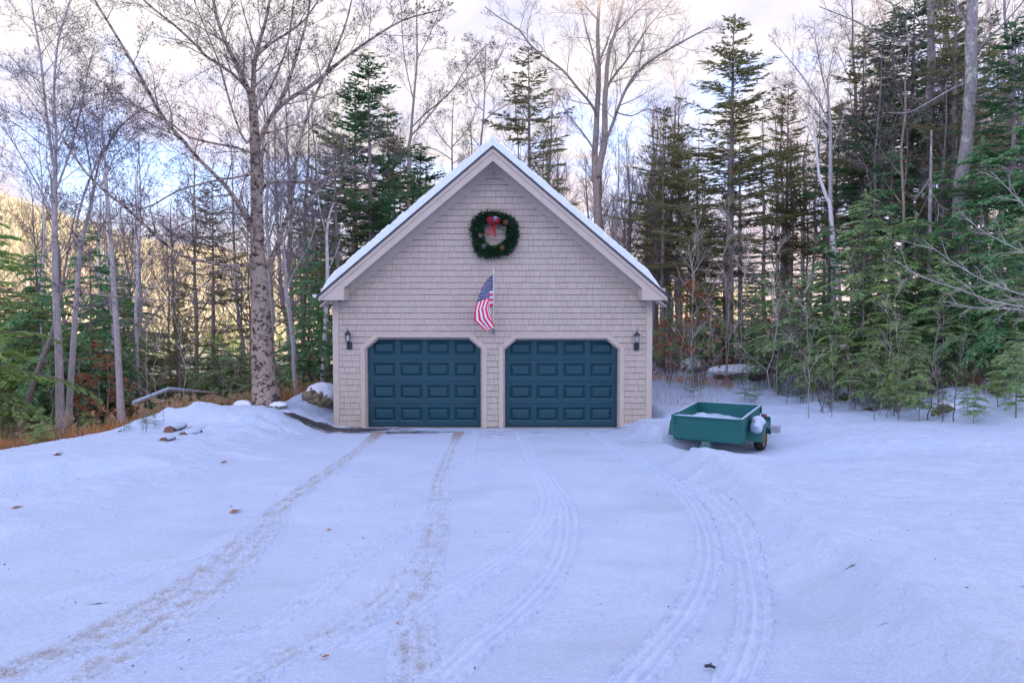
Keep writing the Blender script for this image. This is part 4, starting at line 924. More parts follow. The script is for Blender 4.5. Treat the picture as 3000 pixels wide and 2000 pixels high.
def spline3(pts, step):
    pts=np.asarray(pts,float); P0=np.vstack([2*pts[0]-pts[1],pts,2*pts[-1]-pts[-2]]); out=[]
    for i in range(1,len(P0)-2):
        a,b,c,d=P0[i-1],P0[i],P0[i+1],P0[i+2]; n=max(2,int(np.linalg.norm(c-b)/step)); t=np.linspace(0,1,n,endpoint=False)[:,None]
        out.append(.5*((2*b)+(-a+c)*t+(2*a-5*b+4*c-d)*t*t+(-a+3*b-3*c+d)*t**3))
    out.append(P0[-2][None]); return np.vstack(out),None
FINE=[(7,.55,42,5),(6,.52,42,4),(4,.5,40,3),(0,0,0,2)]
MID=[(6,.55,42,4),(5,.5,42,3),(3,.5,40,2),(0,0,0,1)]
LITE=[(6,.5,42,3),(4,.5,42,2),(0,0,0,1)]
def bare_tree(seed, H, r, h0=.3, nl=16, Lk=.28, spec=MID, fork=False, wob=.02, up=.25, ang=42):
    b=Bare(seed,up); q=b.q; n=12; pts=[np.array([0,0,-.3])]; x=y=0
    for i in range(1,n+1): x+=q.gauss(0,wob*H/n*3); y+=q.gauss(0,wob*H/n*3); pts.append(np.array([x,y,H*i/n]))
    rad=[r*(1-.93*(i/n))**.75*(1.25 if i==0 else 1) for i in range(n+1)]
    c,_=spline3(pts,.4); rr=np.interp(np.linspace(0,1,len(c)),np.linspace(0,1,n+1),rad); tr=[(c,rr)]
    d=np.gradient(c,axis=0); d/=np.linalg.norm(d,axis=1)[:,None]; az=0
    for k in range(nl):
        t=h0+(1-h0)*(k+q.random()*.8)/nl; i=min(int(t*(len(c)-1)),len(c)-2); az+=2.4+q.uniform(-.6,.6)
        th=R(ang*q.uniform(.7,1.3)*(1.15-.5*t)); o=np.array([math.cos(az),math.sin(az),0]); dd=nrm(d[i]*math.cos(th)+o*math.sin(th))
        b.limb(c[i],dd,H*Lk*(1.15-.75*((t-h0)/(1-h0)))*q.uniform(.7,1.15),max(rr[i]*.45,.01),0,spec)
    return b,tr
def conifer(seed, H, Rr, r, h0, mat, kind='spruce', dens=1., bare_low=0, droop=.25, irr=.25, bark=None, root=None, tw=.05, gap=0., name_trunk='trunk', tl=1.0, lev_step=.26):
    rs=RS(seed); q=random.Random(seed); thin=[]; Pp=[];Dd=[];Ll=[];Ww=[]
    z=h0*H; levs=[]
    while z<H*.985: levs.append(z); z+=lev_step*(.55+.7*(1-z/H))*q.uniform(.5,1.4)
    lean=np.array([q.uniform(-.015,.015),q.uniform(-.015,.015)])
    for z in levs:
        t=(z-h0*H)/(H-h0*H); prof=(1-t)**.80*(min(1,.45+t*3.2))
        for k in range(q.choice([3,4,4,5]) ):
            if q.random()<gap: continue
            az=q.random()*6.28; L=Rr*prof*q.uniform(1-irr*1.6,1+irr)+.10
            if L<.12: continue
            m=max(3,int(L/.22)); s_=np.linspace(0,1,m+1); rise=(.45*t+.05+q.uniform(-.12,.12)) if kind=='spruce' else .28+q.uniform(-.1,.1); z=z+q.uniform(-.1,.1)
            zz=L*(rise*s_-droop*(1-t*.7)*s_**1.7 + (.10*s_**3 if kind=='spruce' else -.18*s_**3))
            bx=np.cos(az)*L*s_; by=np.sin(az)*L*s_; cur=q.uniform(-.15,.15)*L
            px_=bx-np.sin(az)*cur*s_**2+lean[0]*z; py_=by+np.cos(az)*cur*s_**2+lean[1]*z; pz=z+zz
            pts=np.stack([px_,py_,pz],-1)
            br=.006+.011*L
            for i in range(m): thin.append((*pts[i],*pts[i+1],br*(1-s_[i]*.8),br*(1-s_[i+1]*.8)))
            # side twigs, both sides in the plane of the branch
            st=.085/dens; n=int(L/st); ss=np.clip((np.arange(n)+rs.rand(n))*st/L,0,1); ss=ss[ss>(bare_low if t<.5 else .12)]
            if len(ss)==0: continue
            n=len(ss); C=np.stack([np.interp(ss,s_,pts[:,j]) for j in range(3)],-1); T=np.stack([np.interp(ss,s_[:-1]+.5/m,np.diff(pts[:,j])*m) for j in range(3)],-1); T/=np.linalg.norm(T,axis=1)[:,None]
            side=np.stack([-np.sin(az)*np.ones(n),np.cos(az)*np.ones(n),np.zeros(n)],-1)*np.where(rs.rand(n)<.5,-1,1)[:,None]
            l=(.16+.34*L*(1-ss)**.7*.55+.05)*(.6+.6*rs.rand(n))*tl
            if kind=='spruce':
                D=T*(.65+.3*rs.rand(n))[:,None]+side*(.75+.3*rs.rand(n))[:,None]+rs.normal(size=(n,3))*.18-np.array([0,0,.12])
            else:
                D=T*(.85)+side*(.62+.25*rs.rand(n))[:,None]+rs.normal(size=(n,3))*.10-np.array([0,0,.22])
            D=D/np.linalg.norm(D,axis=1)[:,None]
            # each twig: a slim stem of needle sprays
            ns=4 if kind=='spruce' else 5
            Pp.append(C);Dd.append(D);Ll.append(l);Ww.append(np.full(n,tw)*(.7+.6*rs.rand(n)))
            for j in range(ns):
                f=.25+.6*(j+rs.rand(n)*.6)/ns; sg=np.where(rs.rand(n)<.5,-1,1)[:,None]
                perp=np.cross(D,np.array([0,0,1.])); perp/=np.linalg.norm(perp,axis=1)[:,None]+1e-6
                D2=D*.8+perp*sg*.6+rs.normal(size=(n,3))*.12-np.array([0,0,.10]); D2/=np.linalg.norm(D2,axis=1)[:,None]
                Pp.append(C+D*(l*f)[:,None]);Dd.append(D2);Ll.append(l*(.46-.20*f));Ww.append(np.full(n,tw*.72)*(.7+.6*rs.rand(n)))
            Pp.append(pts[-2:-1]);Dd.append(nrm(pts[-1]-pts[-2])[None]);Ll.append(np.array([L/m*1.6]));Ww.append(np.array([tw]))
    # leader
    n=26; zt=H*(.93+.07*rs.rand(n)); a=rs.rand(n)*6.28; D=np.stack([np.cos(a)*.5,np.sin(a)*.5,.9+0*a],-1); D/=np.linalg.norm(D,axis=1)[:,None]
    Pp.append(np.stack([lean[0]*zt,lean[1]*zt,zt],-1));Dd.append(D);Ll.append(np.full(n,.16)*max(.5,min(1,H/8)));Ww.append(np.full(n,.035))
    mb=MB(); n=9; mb.tube([(lean[0]*H*i/n,lean[1]*H*i/n,H*i/n if i else -.4) for i in range(n+1)],[r*(1-.95*i/n) for i in range(n+1)],8); mb.build(name_trunk,bark or M['bark_dark'],root,smooth=True)
    for i in range(int(H*2.2*(1 if h0>.1 else .3))):   # dead stubs under the crown
        z=q.uniform(.08*H,max(h0*H*1.25,.1*H)); az=q.random()*6.28; l=q.uniform(.3,.9)*Rr*.6; p=np.array([lean[0]*z,lean[1]*z,z]); e=p+np.array([math.cos(az)*l,math.sin(az)*l,q.uniform(-.15,.15)*l]); thin.append((*p,*e,.010,.003))
        for _ in range(3):
            f=q.uniform(.3,.9); pp=p*(1-f)+e*f; e2=pp+(e-p)*.35+np.array([q.gauss(0,.12),q.gauss(0,.12),q.gauss(0,.10)]); thin.append((*pp,*e2,.005,.002))
    Vt,Ft=prisms(thin,3)
    Vl,Fl=spray_quads(np.vstack(Pp),np.vstack(Dd),np.concatenate(Ll),np.concatenate(Ww),rs,.45)
    Vm,Fm=merge([(Vl,Fl),(Vt,Ft)]); mi=np.zeros(len(Fm),int); mi[len(Fl):]=1; mesh_np('crown',Vm,Fm,[mat,M['twig']],mi,parent=root)
    return len(Fl)
def copy_tree(o, loc, rz=0, sc=1., **k):
    c=o.copy(); COL.objects.link(c); c.location=loc; c.rotation_euler=(rnd.uniform(-.02,.02),rnd.uniform(-.02,.02),rz); c.scale=(sc,)*3 if not hasattr(sc,'__len__') else sc
    for key in ('label','category','group','kind'):
        if key in c: del c[key]
    tag(c,**k)
    for ch in o.children:
        d=ch.copy(); COL.objects.link(d); d.parent=c
    return c
USED={}
def put(proto, px, depth, Hpx_top=None, H=None, rz=None, label=None, cat='tree', group=None, w=1., name=None, dz=0):
    """stand a copy of proto at a photo column and distance, scaled to the height it has there"""
    x,y,z=P(px,depth,dz)
    if Hpx_top is not None: H=W(px,Hpx_top,y)[2]-z
    s=H/proto['h0_']; rz=rnd.uniform(0,6.28) if rz is None else rz
    if proto.name not in USED:
        USED[proto.name]=1; o=proto; o.location=(x,y,z); o.rotation_euler=(0,0,rz); o.scale=(s*w,s*w,s); tag(o,label,cat,group)
    else: o=copy_tree(proto,(x,y,z),rz,(s*w,s*w,s),label=label,cat=cat,group=group)
    return o
def proto(name,H): o=empty(name,(0,0,-50)); o['h0_']=float(H); return o
# ------------------------------------------------------------------ hero trees traced from the photo, each limb at its own distance
def px3(pts, y0, dy):    # photo points with running depth offset
    n=len(pts); return [W(x,y,y0+dy*(i/(n-1))) for i,(x,y) in enumerate(pts)]
def pr(wpx, Y): return wpx/2/F*(Y-CAM[1])
def hero(name, label, bark, twigm, Y0, trunks, limbs, spec, seed, dots=0, cat='tree', dotr=.035, basez=None, up=.2, tn=12):
    b=Bare(seed,up); base=W(*trunks[0][0][0],Y0); root=empty(name,(base[0],Y0,base[2]),label=label,cat=cat); off=np.array([base[0],Y0,base[2]]); tr=[]
    for pts,w_,dy in trunks:
        p=[q-off for q in px3(pts,Y0,dy)]; c,_=spline3(p,.15); rr=np.interp(np.linspace(0,1,len(c)),np.linspace(0,1,len(w_)),[pr(x,Y0+dy*.5) for x in w_]); tr.append((c,rr))
    for pts,w_,y1,dy,nk,Lk in limbs:
        p=[q-off for q in px3(pts,Y0+y1,dy)]; b.path(p,[pr(x*.80,Y0+y1+dy*.5) for x in w_],nk,Lk,spec,t0=.10)
    b.build(root,bark,twigm,dots,dotr,trunk=tr,tn=tn); return root
SP=[(7,.55,40,4),(6,.52,40,3),(4,.5,38,2),(0,0,0,1)]
hero('birch_tree','tall many-limbed birch with dark flaking bark just left of the garage',M['bark_flaky'],M['twig'],.9,
 [([(783,1200),(778,1150),(770,1060),(763,900),(757,780),(753,690),(752,600),(750,500),(747,420),(742,320),(735,268)],[86,68,62,54,50,40,36,33,30,26,24],.3)],
 [([(738,300),(723,250),(696,190),(661,125),(634,45),(618,-40),(600,-120)],[20,16,14,12,9,7],.2,-1.0,14,1.6),
  ([(738,290),(742,250),(746,180),(759,125),(777,67),(790,0),(805,-90)],[20,16,14,11,9,6],.2,.6,12,1.5),
  ([(752,165),(790,130),(848,94),(893,58),(940,-10)],[11,9,7,5],.3,1.2,8,1.4),
  ([(758,770),(745,700),(714,625),(661,545),(594,478),(527,402),(487,357),(446,290),(411,223),(366,147),(312,58),(277,0),(250,-60)],[22,18,15,14,12,10,8,6],.2,-2.4,22,1.5),
  ([(758,790),(735,776),(700,777),(663,778),(612,768),(530,748),(459,692),(388,625),(321,571),(250,504),(180,400),(120,330)],[20,16,13,12,9,7,4],.1,-3.2,18,1.4),
  ([(768,790),(790,768),(811,722),(827,676),(840,640),(850,600),(862,536),(870,446),(893,366),(915,300),(960,200),(1010,80),(1035,-20)],[24,18,14,12,10,9,7,5],.2,-1.2,18,1.5),
  ([(752,450),(768,393),(803,330),(848,290),(893,263),(937,232),(1000,178),(1080,120),(1180,60),(1290,30)],[20,17,14,12,9,7,4],.3,-1.8,18,1.5),
  ([(803,330),(830,275),(848,230),(875,147),(902,45),(912,-40)],[15,12,10,8,6],.1,.8,12,1.4),
  ([(820,715),(850,670),(880,620),(930,560),(1000,480),(1080,430),(1160,400)],[12,10,8,6,4],-.2,-1.6,12,1.3),
  ([(765,560),(780,540),(795,536),(848,531),(920,536),(1000,504),(1090,470)],[13,11,10,8,4],.1,-1.2,12,1.2),
  ([(750,510),(723,513),(680,522),(625,531),(522,558),(450,600),(380,620)],[10,8,7,4],.1,-1.4,10,1.2),
  ([(735,640),(705,629),(665,622),(625,625),(558,647),(491,683),(430,720)],[10,7,6,3],.1,-1.8,10,1.1),
  ([(736,300),(723,262),(679,214),(603,165),(576,134),(513,76),(473,45),(420,0),(380,-40)],[13,11,10,8,6,4],.2,-1.2,14,1.4),
  ([(748,450),(732,446),(690,432),(647,424),(554,402),(500,360),(400,310),(300,240),(230,220)],[10,9,7,6,3],.1,-1.6,14,1.3),
  ([(745,380),(722,420),(690,350),(665,270),(640,180),(600,80),(560,-20)],[9,8,7,5,3],-.1,-1.0,12,1.3),
  ([(744,340),(790,260),(830,170),(850,90),(860,0)],[9,7,6,4],.2,.8,9,1.3),
  ([(700,745),(650,725),(590,700),(520,690),(430,690),(330,710),(250,720),(150,715)],[8,7,5,3],-.8,-1.6,12,1.0),
  ([(700,770),(640,800),(560,860),(470,880),(380,870),(260,860),(150,830)],[8,7,6,3],-.8,-1.8,12,1.1),
 ],SP,3,dots=5200,dotr=.036)
hero('bare_tree','forked pale grey trunk, tallest bare tree at the far left of the photo',M['bark_grey'],M['twig_blue'],3.0,
 [([(178,1262),(176,1200),(173,1059),(168,950),(163,855),(161,727),(160,600),(161,482)],[25,23,21,19,18,16,15,12],.0)],
 [([(161,500),(154,470),(145,402),(132,300),(125,223),(114,134),(100,60),(90,-20)],[10,9,8,6,4],0,.3,20,1.9),
  ([(161,500),(163,450),(165,402),(158,268),(167,147),(178,90),(200,20),(215,-40)],[11,9,8,6,4],0,-.5,20,1.9),
  ([(162,640),(120,560),(70,470),(20,390),(-30,330)],[7,6,4,2],0,-.8,10,1.4),
  ([(163,560),(200,460),(235,330),(260,200),(280,120)],[8,6,5,3],0,.5,14,1.6)],FINE,12,dots=700,dotr=.04)
hero('bare_tree','grey trunk curving right, standing just right of the forked pale trunk',M['bark_grey'],M['twig_blue'],3.6,
 [([(200,1258),(205,1160),(212,1059),(217,980),(222,906),(228,820),(235,740),(246,680),(262,620),(277,540)],[20,18,17,16,15,14,13,11,10,9],.4)],
 [([(235,740),(223,670),(235,610),(250,558),(277,491),(300,440)],[9,8,8,6],0,.2,5,1.2),
  ([(277,540),(292,470),(320,420),(345,380),(400,330),(460,300)],[8,7,5,3],.4,-.6,14,1.5),
  ([(277,560),(262,470),(250,400),(240,320),(225,250)],[7,5,4,2],.4,.5,12,1.4)],FINE,13,dots=500,dotr=.04)
hero('bare_tree','single straight smooth grey trunk standing alone between the paired trunks and the fallen trunk',M['bark_grey'],M['twig'],2.4,
 [([(358,1240),(353,1180),(347,1059),(341,950),(334,855),(330,780),(326,727),(320,650),(315,580),(308,491)],[26,20,18,17,16,14,13,11,10,8],.2)],
 [([(308,500),(306,442),(298,380),(302,300),(310,230)],[7,6,5,3],.2,.2,16,1.5),
  ([(311,520),(330,470),(350,440),(400,400),(440,370)],[5,4,3],.2,-.6,9,1.2),
  ([(311,520),(285,450),(268,400),(230,370)],[5,4,3],.2,.6,9,1.2),
  ([(325,700),(290,640),(240,600),(190,590)],[4,3,2],0,-.6,7,1.0)],FINE,14,dots=700,dotr=.04)
hero('leaning_tree','dark leaning trunk slanting up to the right at far left',M['bark_dark'],M['twig_blue'],4.2,
 [([(62,1258),(80,1180),(102,1110),(125,1050),(148,993),(165,930),(178,870)],[20,19,17,15,14,12,10],.3)],
 [([(178,870),(190,790),(205,700),(225,600)],[9,7,5,3],.3,.4,10,1.1)],LITE,15)
hero('maple_tree','large bare maple with twin upright trunks rising behind the right roof slope',M['bark_tan'],M['twig'],13.0,
 [([(1752,1100),(1752,900),(1751,700),(1750,600),(1742,468),(1746,400),(1749,327),(1753,262),(1754,187),(1751,94),(1756,0),(1760,-80)],[34,32,29,26,24,20,18,16,14,11,9,6],.2),
  ([(1751,520),(1760,470),(1770,421),(1772,360),(1772,304),(1776,250),(1779,187),(1790,130),(1803,94),(1826,0),(1840,-80)],[20,19,18,16,14,12,11,9,8,6,4],-.3)],
 [([(1745,340),(1742,323),(1720,290),(1695,262),(1648,206),(1578,154),(1545,122),(1522,89),(1461,51),(1420,20)],[11,9,8,7,5,3],0,-1.5,16,1.9),
  ([(1775,412),(1800,350),(1807,327),(1830,270),(1859,220),(1906,178),(2000,122),(2080,80)],[12,11,9,7,4],0,-1.5,16,2.1),
  ([(1775,300),(1779,257),(1805,215),(1835,178),(1870,125),(1906,70),(1971,0)],[10,8,7,4],0,1.0,14,2.0),
  ([(1742,460),(1737,435),(1715,400),(1695,374),(1660,330),(1648,304),(1630,270)],[7,6,4,3],0,-1.0,10,1.5),
  ([(1752,230),(1735,150),(1715,80),(1700,0)],[8,6,4],0,1.0,10,1.9),([(1757,180),(1790,90),(1810,0)],[7,5,3],0,.8,9,1.9),
  ([(1808,330),(1850,340),(1900,320),(1960,340),(2010,330)],[5,4,2],0,.8,8,1.4),([(1753,60),(1690,-10),(1650,-70)],[7,5,3],0,.6,6,2.0),([(1800,100),(1870,30),(1950,-30)],[7,5,3],0,.6,9,2.0)],SP,16,up=.3)
hero('bare_tree','thin bare tree with a rounded crown just left of the gable peak',M['bark_grey'],M['twig'],15.0,
 [([(1412,1100),(1411,700),(1409,440),(1413,380),(1417,330),(1420,270),(1421,200),(1424,130)],[15,14,12,9,8,6,4,3],0.)],
 [([(1415,360),(1445,330),(1480,310),(1530,270)],[5,4,2],0,.6,8,1.4),([(1417,325),(1390,300),(1372,250),(1365,200)],[5,4,2],0,.6,8,1.3),([(1420,275),(1450,200),(1480,130),(1500,90)],[4,3,2],0,.5,9,1.2),([(1413,440),(1380,400),(1340,380)],[4,3,2],0,-.5,5,1.0),([(1420,240),(1395,180),(1385,110)],[4,3,2],0,.3,8,1.1)],FINE,17,dots=250,dotr=.06)
hero('bare_tree','small bare tree with symmetrical upswept branches over the left roof slope',M['bark_tan'],M['twig'],15.5,
 [([(1326,1100),(1326,700),(1325,510),(1324,420),(1325,370),(1327,320),(1330,285)],[12,11,9,8,6,4,2],0.)],
 [([(1325,440),(1290,400),(1270,360),(1255,320)],[4,3,2],0,.4,9,1.2),([(1325,430),(1360,390),(1385,350),(1395,310)],[4,3,2],0,-.4,9,1.2),([(1326,470),(1280,440),(1230,430),(1190,440)],[4,3,2],0,-.4,8,1.2),([(1326,480),(1370,450),(1400,440)],[3,2,2],0,.4,6,1.0)],MID,18)
hero('bare_tree','slender grey tree whose trunk curves up between the dark conifer and the roof',M['bark_tan'],M['twig'],12.0,
 [([(1195,1100),(1196,700),(1198,500),(1197,440),(1203,400),(1208,340),(1213,280),(1220,200),(1222,150),(1221,60),(1222,-20)],[18,17,15,14,12,11,9,7,6,4,3],0.)],
 [([(1203,400),(1240,360),(1290,300),(1340,250),(1400,220),(1470,190)],[6,5,3,2],0,-.8,12,1.3),([(1213,300),(1190,200),(1180,120),(1175,20)],[5,4,3],0,.3,12,1.4),([(1205,375),(1250,330),(1320,270),(1380,180),(1440,120)],[6,5,3],0,.5,13,1.4),([(1220,180),(1260,100),(1300,0)],[4,3,2],0,.4,10,1.3)],FINE,19,dots=1500,dotr=.05)
hero('bare_tree','massive grey trunk with a bulge and yellow lichen near the right edge',M['bark_lichen'],M['twig'],3.4,
 [([(2815,1130),(2814,900),(2812,760),(2812,700),(2811,600),(2814,540),(2822,490),(2831,430),(2836,380),(2840,300),(2845,234),(2845,120),(2849,0),(2852,-100)],[40,38,36,34,36,38,37,34,32,31,30,30,28,27],.0)],
 [([(2838,240),(2790,260),(2720,300),(2660,330),(2600,330)],[8,7,5,3],0,-.6,9,1.5),([(2850,160),(2900,110),(2950,60),(3010,-10)],[8,6,4],0,-.8,8,1.4),([(2840,80),(2800,20),(2740,-60)],[8,6,4],0,.4,7,1.5)],MID,20,tn=14)
hero('bare_tree','upright grey trunk left of the massive lichen-spotted one',M['bark_lichen'],M['twig'],6.4,
 [([(2700,1120),(2702,900),(2704,600),(2708,500),(2712,444),(2718,327),(2724,260),(2728,187),(2727,90),(2728,0),(2729,-90)],[28,27,26,25,25,23,22,21,20,19,18],.0)],
 [([(2722,320),(2780,280),(2830,270),(2880,230)],[7,5,3],0,-.6,8,1.6),([(2727,120),(2690,60),(2650,30),(2590,0)],[7,5,3],0,-.6,9,1.8),([(2728,80),(2680,120),(2600,110),(2500,60),(2400,20)],[8,6,5,3],0,-1.2,12,1.8)],MID,21)
hero('dead_tree','thin lichen-crusted dead trunk hung with pale moss in front of the hemlocks',M['bark_lichen'],M['twig_pale'],3.0,
 [([(2722,1100),(2723,800),(2724,690),(2725,600),(2727,500),(2728,440),(2729,380)],[14,13,13,12,11,8,5],.0)],
 [([(2726,520),(2700,560),(2680,590)],[4,3,2],0,-.3,5,.45),([(2727,560),(2750,600),(2745,650)],[4,3,2],0,-.3,5,.45)],LITE,22,up=-.6)
hero('birch_tree','crooked white birch leaning left against the dark conifers on the right',M['bark_white'],M['twig_pale'],5.6,
 [([(2470,940),(2465,920),(2455,815),(2447,760),(2441,700),(2431,600),(2424,585),(2408,540),(2400,515),(2393,450),(2391,421),(2383,370),(2377,318)],[10,10,11,11,12,12,11,10,9,7,6,4,3],.2)],
 [([(2391,430),(2360,350),(2330,290)],[3,2,2],0,.2,5,.9)],LITE,23)
hero('bare_tree','slim grey tree with a fan of thin branches behind the crooked white birch',M['bark_grey'],M['twig'],7.0,
 [([(2446,1110),(2443,900),(2440,760),(2437,700),(2434,640),(2433,561),(2433,470),(2433,374),(2428,300),(2424,240)],[15,15,14,14,13,12,11,10,7,5],.0)],
 [([(2433,380),(2415,330),(2380,270),(2340,210),(2290,150),(2260,120)],[6,5,4,2],0,-.5,11,1.6),([(2433,400),(2390,330),(2350,290),(2290,230)],[5,4,2],0,.5,9,1.5),([(2427,300),(2405,200),(2390,120),(2385,60)],[5,4,2],0,.2,10,1.4),([(2424,240),(2440,160),(2455,90)],[4,3,2],0,.2,8,1.2),([(2433,450),(2460,380),(2480,300)],[4,3,2],0,.3,7,1.2)],MID,24)
hero('birch_tree','slender straight white birch right beside the garage\'s left eave',M['bark_white'],M['twig_blue'],7.5,
 [([(944,1140),(948,1050),(952,980),(956,900),(958,860),(959,800),(958,740),(957,690),(963,640),(975,600)],[14,13,13,12,12,11,10,9,7,4],.0)],
 [([(958,800),(985,740),(1000,690)],[4,3,2],0,.2,5,1.0),([(957,690),(935,600),(930,500),(925,420)],[5,4,3],0,.2,9,1.3)],MID,25)
hero('bare_tree','crooked grey trunk with a dark streak between the flaking birch and the boulder',M['bark_grey'],M['twig_blue'],4.4,
 [([(874,1190),(870,1150),(862,1090),(860,1020),(853,960),(845,900),(838,850),(835,780),(828,720)],[15,14,13,13,12,12,11,10,8],.0)],
 [([(828,720),(822,640),(830,560),(835,470),(845,380)],[7,6,5,3],0,.2,12,1.3),([(838,850),(870,780),(905,720),(930,640)],[5,4,3],0,.2,7,1.0)],MID,26)
# ------------------------------------------------------------------ tree kinds to copy
def mk_bare(name,seed,H,r,bark,twigm,**k):
    dots=k.pop('dots',0); dr=k.pop('dotr',.05); dm=k.pop('dotmat',None)
    o=proto(name,H); b,tr=bare_tree(seed,H,r,**k); b.build(o,bark,twigm,dots,dr,dm,trunk=tr,tn=8); return o
def mk_con(name,seed,H,**k):
    o=proto(name,H); conifer(seed,H,root=o,**k); return o
SPR=[mk_con('spruce_tree',31,14,Rr=2.6,r=.17,h0=.20,mat=M['spruce'],droop=.20,irr=.42,gap=.06,dens=1.9,bare_low=.15,tw=.05,tl=1.0),
     mk_con('spruce_tree',32,13,Rr=2.0,r=.14,h0=.28,mat=M['spruce'],droop=.18,irr=.45,gap=.16,dens=1.8,bare_low=.2,tw=.05,tl=1.0),
     mk_con('spruce_tree',33,12,Rr=1.8,r=.13,h0=.38,mat=M['spruce'],droop=.12,irr=.5,gap=.28,dens=1.7,bare_low=.3,tw=.05,tl=1.0),
     mk_con('spruce_tree',34,13,Rr=2.5,r=.16,h0=.32,mat=M['spruce_dark'],droop=.20,irr=.5,gap=.16,dens=1.9,bare_low=.2,tw=.055,tl=1.05)]
HEM=[mk_con('hemlock_tree',41,7,Rr=2.3,r=.06,h0=.17,mat=M['hemlock'],kind='hemlock',droop=.36,irr=.45,dens=1.9,tw=.05,gap=.03,lev_step=.26,tl=1.1),
     mk_con('hemlock_tree',42,5,Rr=2.0,r=.04,h0=.22,mat=M['hemlock'],kind='hemlock',droop=.36,irr=.5,dens=1.8,tw=.045,gap=.08,lev_step=.26,tl=1.1),
     mk_con('hemlock_tree',43,8,Rr=2.8,r=.10,h0=.12,mat=M['hemlock_deep'],kind='hemlock',droop=.34,irr=.45,dens=1.6,tw=.06,gap=.05,lev_step=.30,tl=1.1),
     mk_con('hemlock_tree',44,7,Rr=2.5,r=.06,h0=.18,mat=M['hemlock_bright'],kind='hemlock',droop=.36,irr=.45,dens=1.7,tw=.05,gap=.06,lev_step=.28,tl=1.1)]
SDL=mk_con('spruce_seedling',51,.9,Rr=.42,r=.010,h0=.12,mat=M['hemlock_deep'],droop=.05,irr=.5,gap=.25,dens=1.6,tw=.022,tl=.42,lev_step=.13)
OLV=[mk_con('hemlock_tree',61,6,Rr=2.0,r=.06,h0=.12,mat=M['spruce'],kind='hemlock',droop=.3,irr=.5,dens=1.1,tw=.07,gap=.15,lev_step=.25,tl=1.2),
     mk_con('hemlock_tree',62,5,Rr=1.8,r=.05,h0=.08,mat=M['hemlock_bright'],kind='hemlock',droop=.35,irr=.5,dens=1.2,tw=.06,gap=.10,lev_step=.25,tl=1.2)]
BT=[mk_bare('bare_tree',71,13,.11,M['bark_dark'],M['twig'],h0=.35,nl=20,Lk=.22,spec=FINE,up=.35),
    mk_bare('bare_tree',72,12,.09,M['bark_grey'],M['twig_blue'],h0=.35,nl=17,Lk=.24,spec=FINE,up=.4),
    mk_bare('bare_tree',73,11,.075,M['bark_tan'],M['twig'],h0=.28,nl=17,Lk=.26,spec=FINE,up=.4),
    mk_bare('bare_tree',74,14,.13,M['bark_lichen'],M['twig'],h0=.5,nl=14,Lk=.16,spec=MID,up=.2)]
PB=mk_bare('birch_tree',75,11,.075,M['bark_white'],M['twig'],h0=.5,nl=14,Lk=.2,spec=MID,up=.5)
SAPM=barkmat('dark stem bark',(.13,.10,.11),(.07,.05,.06))
SAP=[mk_bare('sapling',81,4.5,.015,M['bark_tan'],M['twig_pale'],h0=.2,nl=9,Lk=.22,spec=LITE,up=.3,wob=.05),
     mk_bare('sapling',82,3.6,.012,M['bark_grey'],M['twig_pale'],h0=.15,nl=10,Lk=.26,spec=LITE,up=.2,wob=.06),
     mk_bare('sapling',83,1.3,.012,SAPM,M['twig'],h0=.2,nl=5,Lk=.3,spec=[(3,.5,40,2),(0,0,0,1)],up=.2,wob=.06)]
BEE=[mk_bare('beech_sapling',91,5,.030,M['bark_tan'],M['twig'],h0=.12,nl=13,Lk=.30,spec=[(5,.5,45,3),(4,.5,42,2),(0,0,0,1)],up=.0,dots=900,dotr=.14,dotmat=M['beech_leaf'],ang=60),
     mk_bare('beech_sapling',92,3.6,.022,M['bark_grey'],M['twig'],h0=.10,nl=10,Lk=.34,spec=[(5,.5,45,3),(4,.5,42,2),(0,0,0,1)],up=.0,dots=600,dotr=.14,dotmat=M['beech_leaf'],ang=62)]
# --- conifers one can point to
put(SPR[0],2134,27,42,rz=.3,label='tallest spruce on the right, a full cone against the sky beyond the trailer',w=1.3)
put(SPR[1],2300,29,243,label='short pointed spruce between the tallest spruce and the crooked white birch')
put(SPR[1],2517,26,94,label='narrow spruce with a green middle right of the crooked white birch',w=1.15)
put(SPR[2],1555,32,150,rz=1.2,label='tall slim spruce rising behind the gable peak, just right of it',w=1.35)
put(SPR[3],1095,27,165,rz=2.,label='big dark conifer behind the left roof slope, ragged and wide',w=1.1)
put(SPR[3],1040,29,240,rz=3.1,label='dark ragged conifer crowding the left side of the big dark conifer',w=1.1)
put(SPR[0],1148,30,300,rz=.9,label='bushy conifer between the big dark conifer and the slender grey tree',w=1.05)
put(SPR[3],1215,30,430,rz=4.,label='lower dark conifer whose boughs touch the left roof slope',w=1.5)
put(SPR[2],1000,25,330,label='thin conifer with sparse top left of the big dark conifer',w=1.1)
put(SPR[2],1920,34,450,label='low scraggly spruce beside the right end of the roof',w=1.3)
put(SPR[1],1990,31,360,label='ragged spruce just left of the tallest spruce on the right')
put(SPR[2],2420,32,300,label='thin scraggly spruce behind the crooked white birch',w=1.3)
put(SPR[3],2610,24,20,label='tall dark spruce left of the upright grey trunks at right')
put(SPR[1],2790,22,-120,label='tall spruce between the two thick grey trunks at right',w=1.2)
put(SPR[3],2960,19,60,label='dark spruce with hanging boughs at the right edge, behind the massive trunk',w=1.1)
put(SPR[2],620,26,540,label='small dark spruce with a spindly top just left of the big flaking birch',w=1.2)
put(SPR[1],522,23,830,label='little pointed spruce standing in the valley left of the flaking birch',w=1.1)
put(HEM[2],262,24,660,rz=1,label='broad dark hemlock behind the grey trunks on the left',w=.85)
put(HEM[2],350,27,730,label='dark hemlock behind the single straight grey trunk',w=.8)
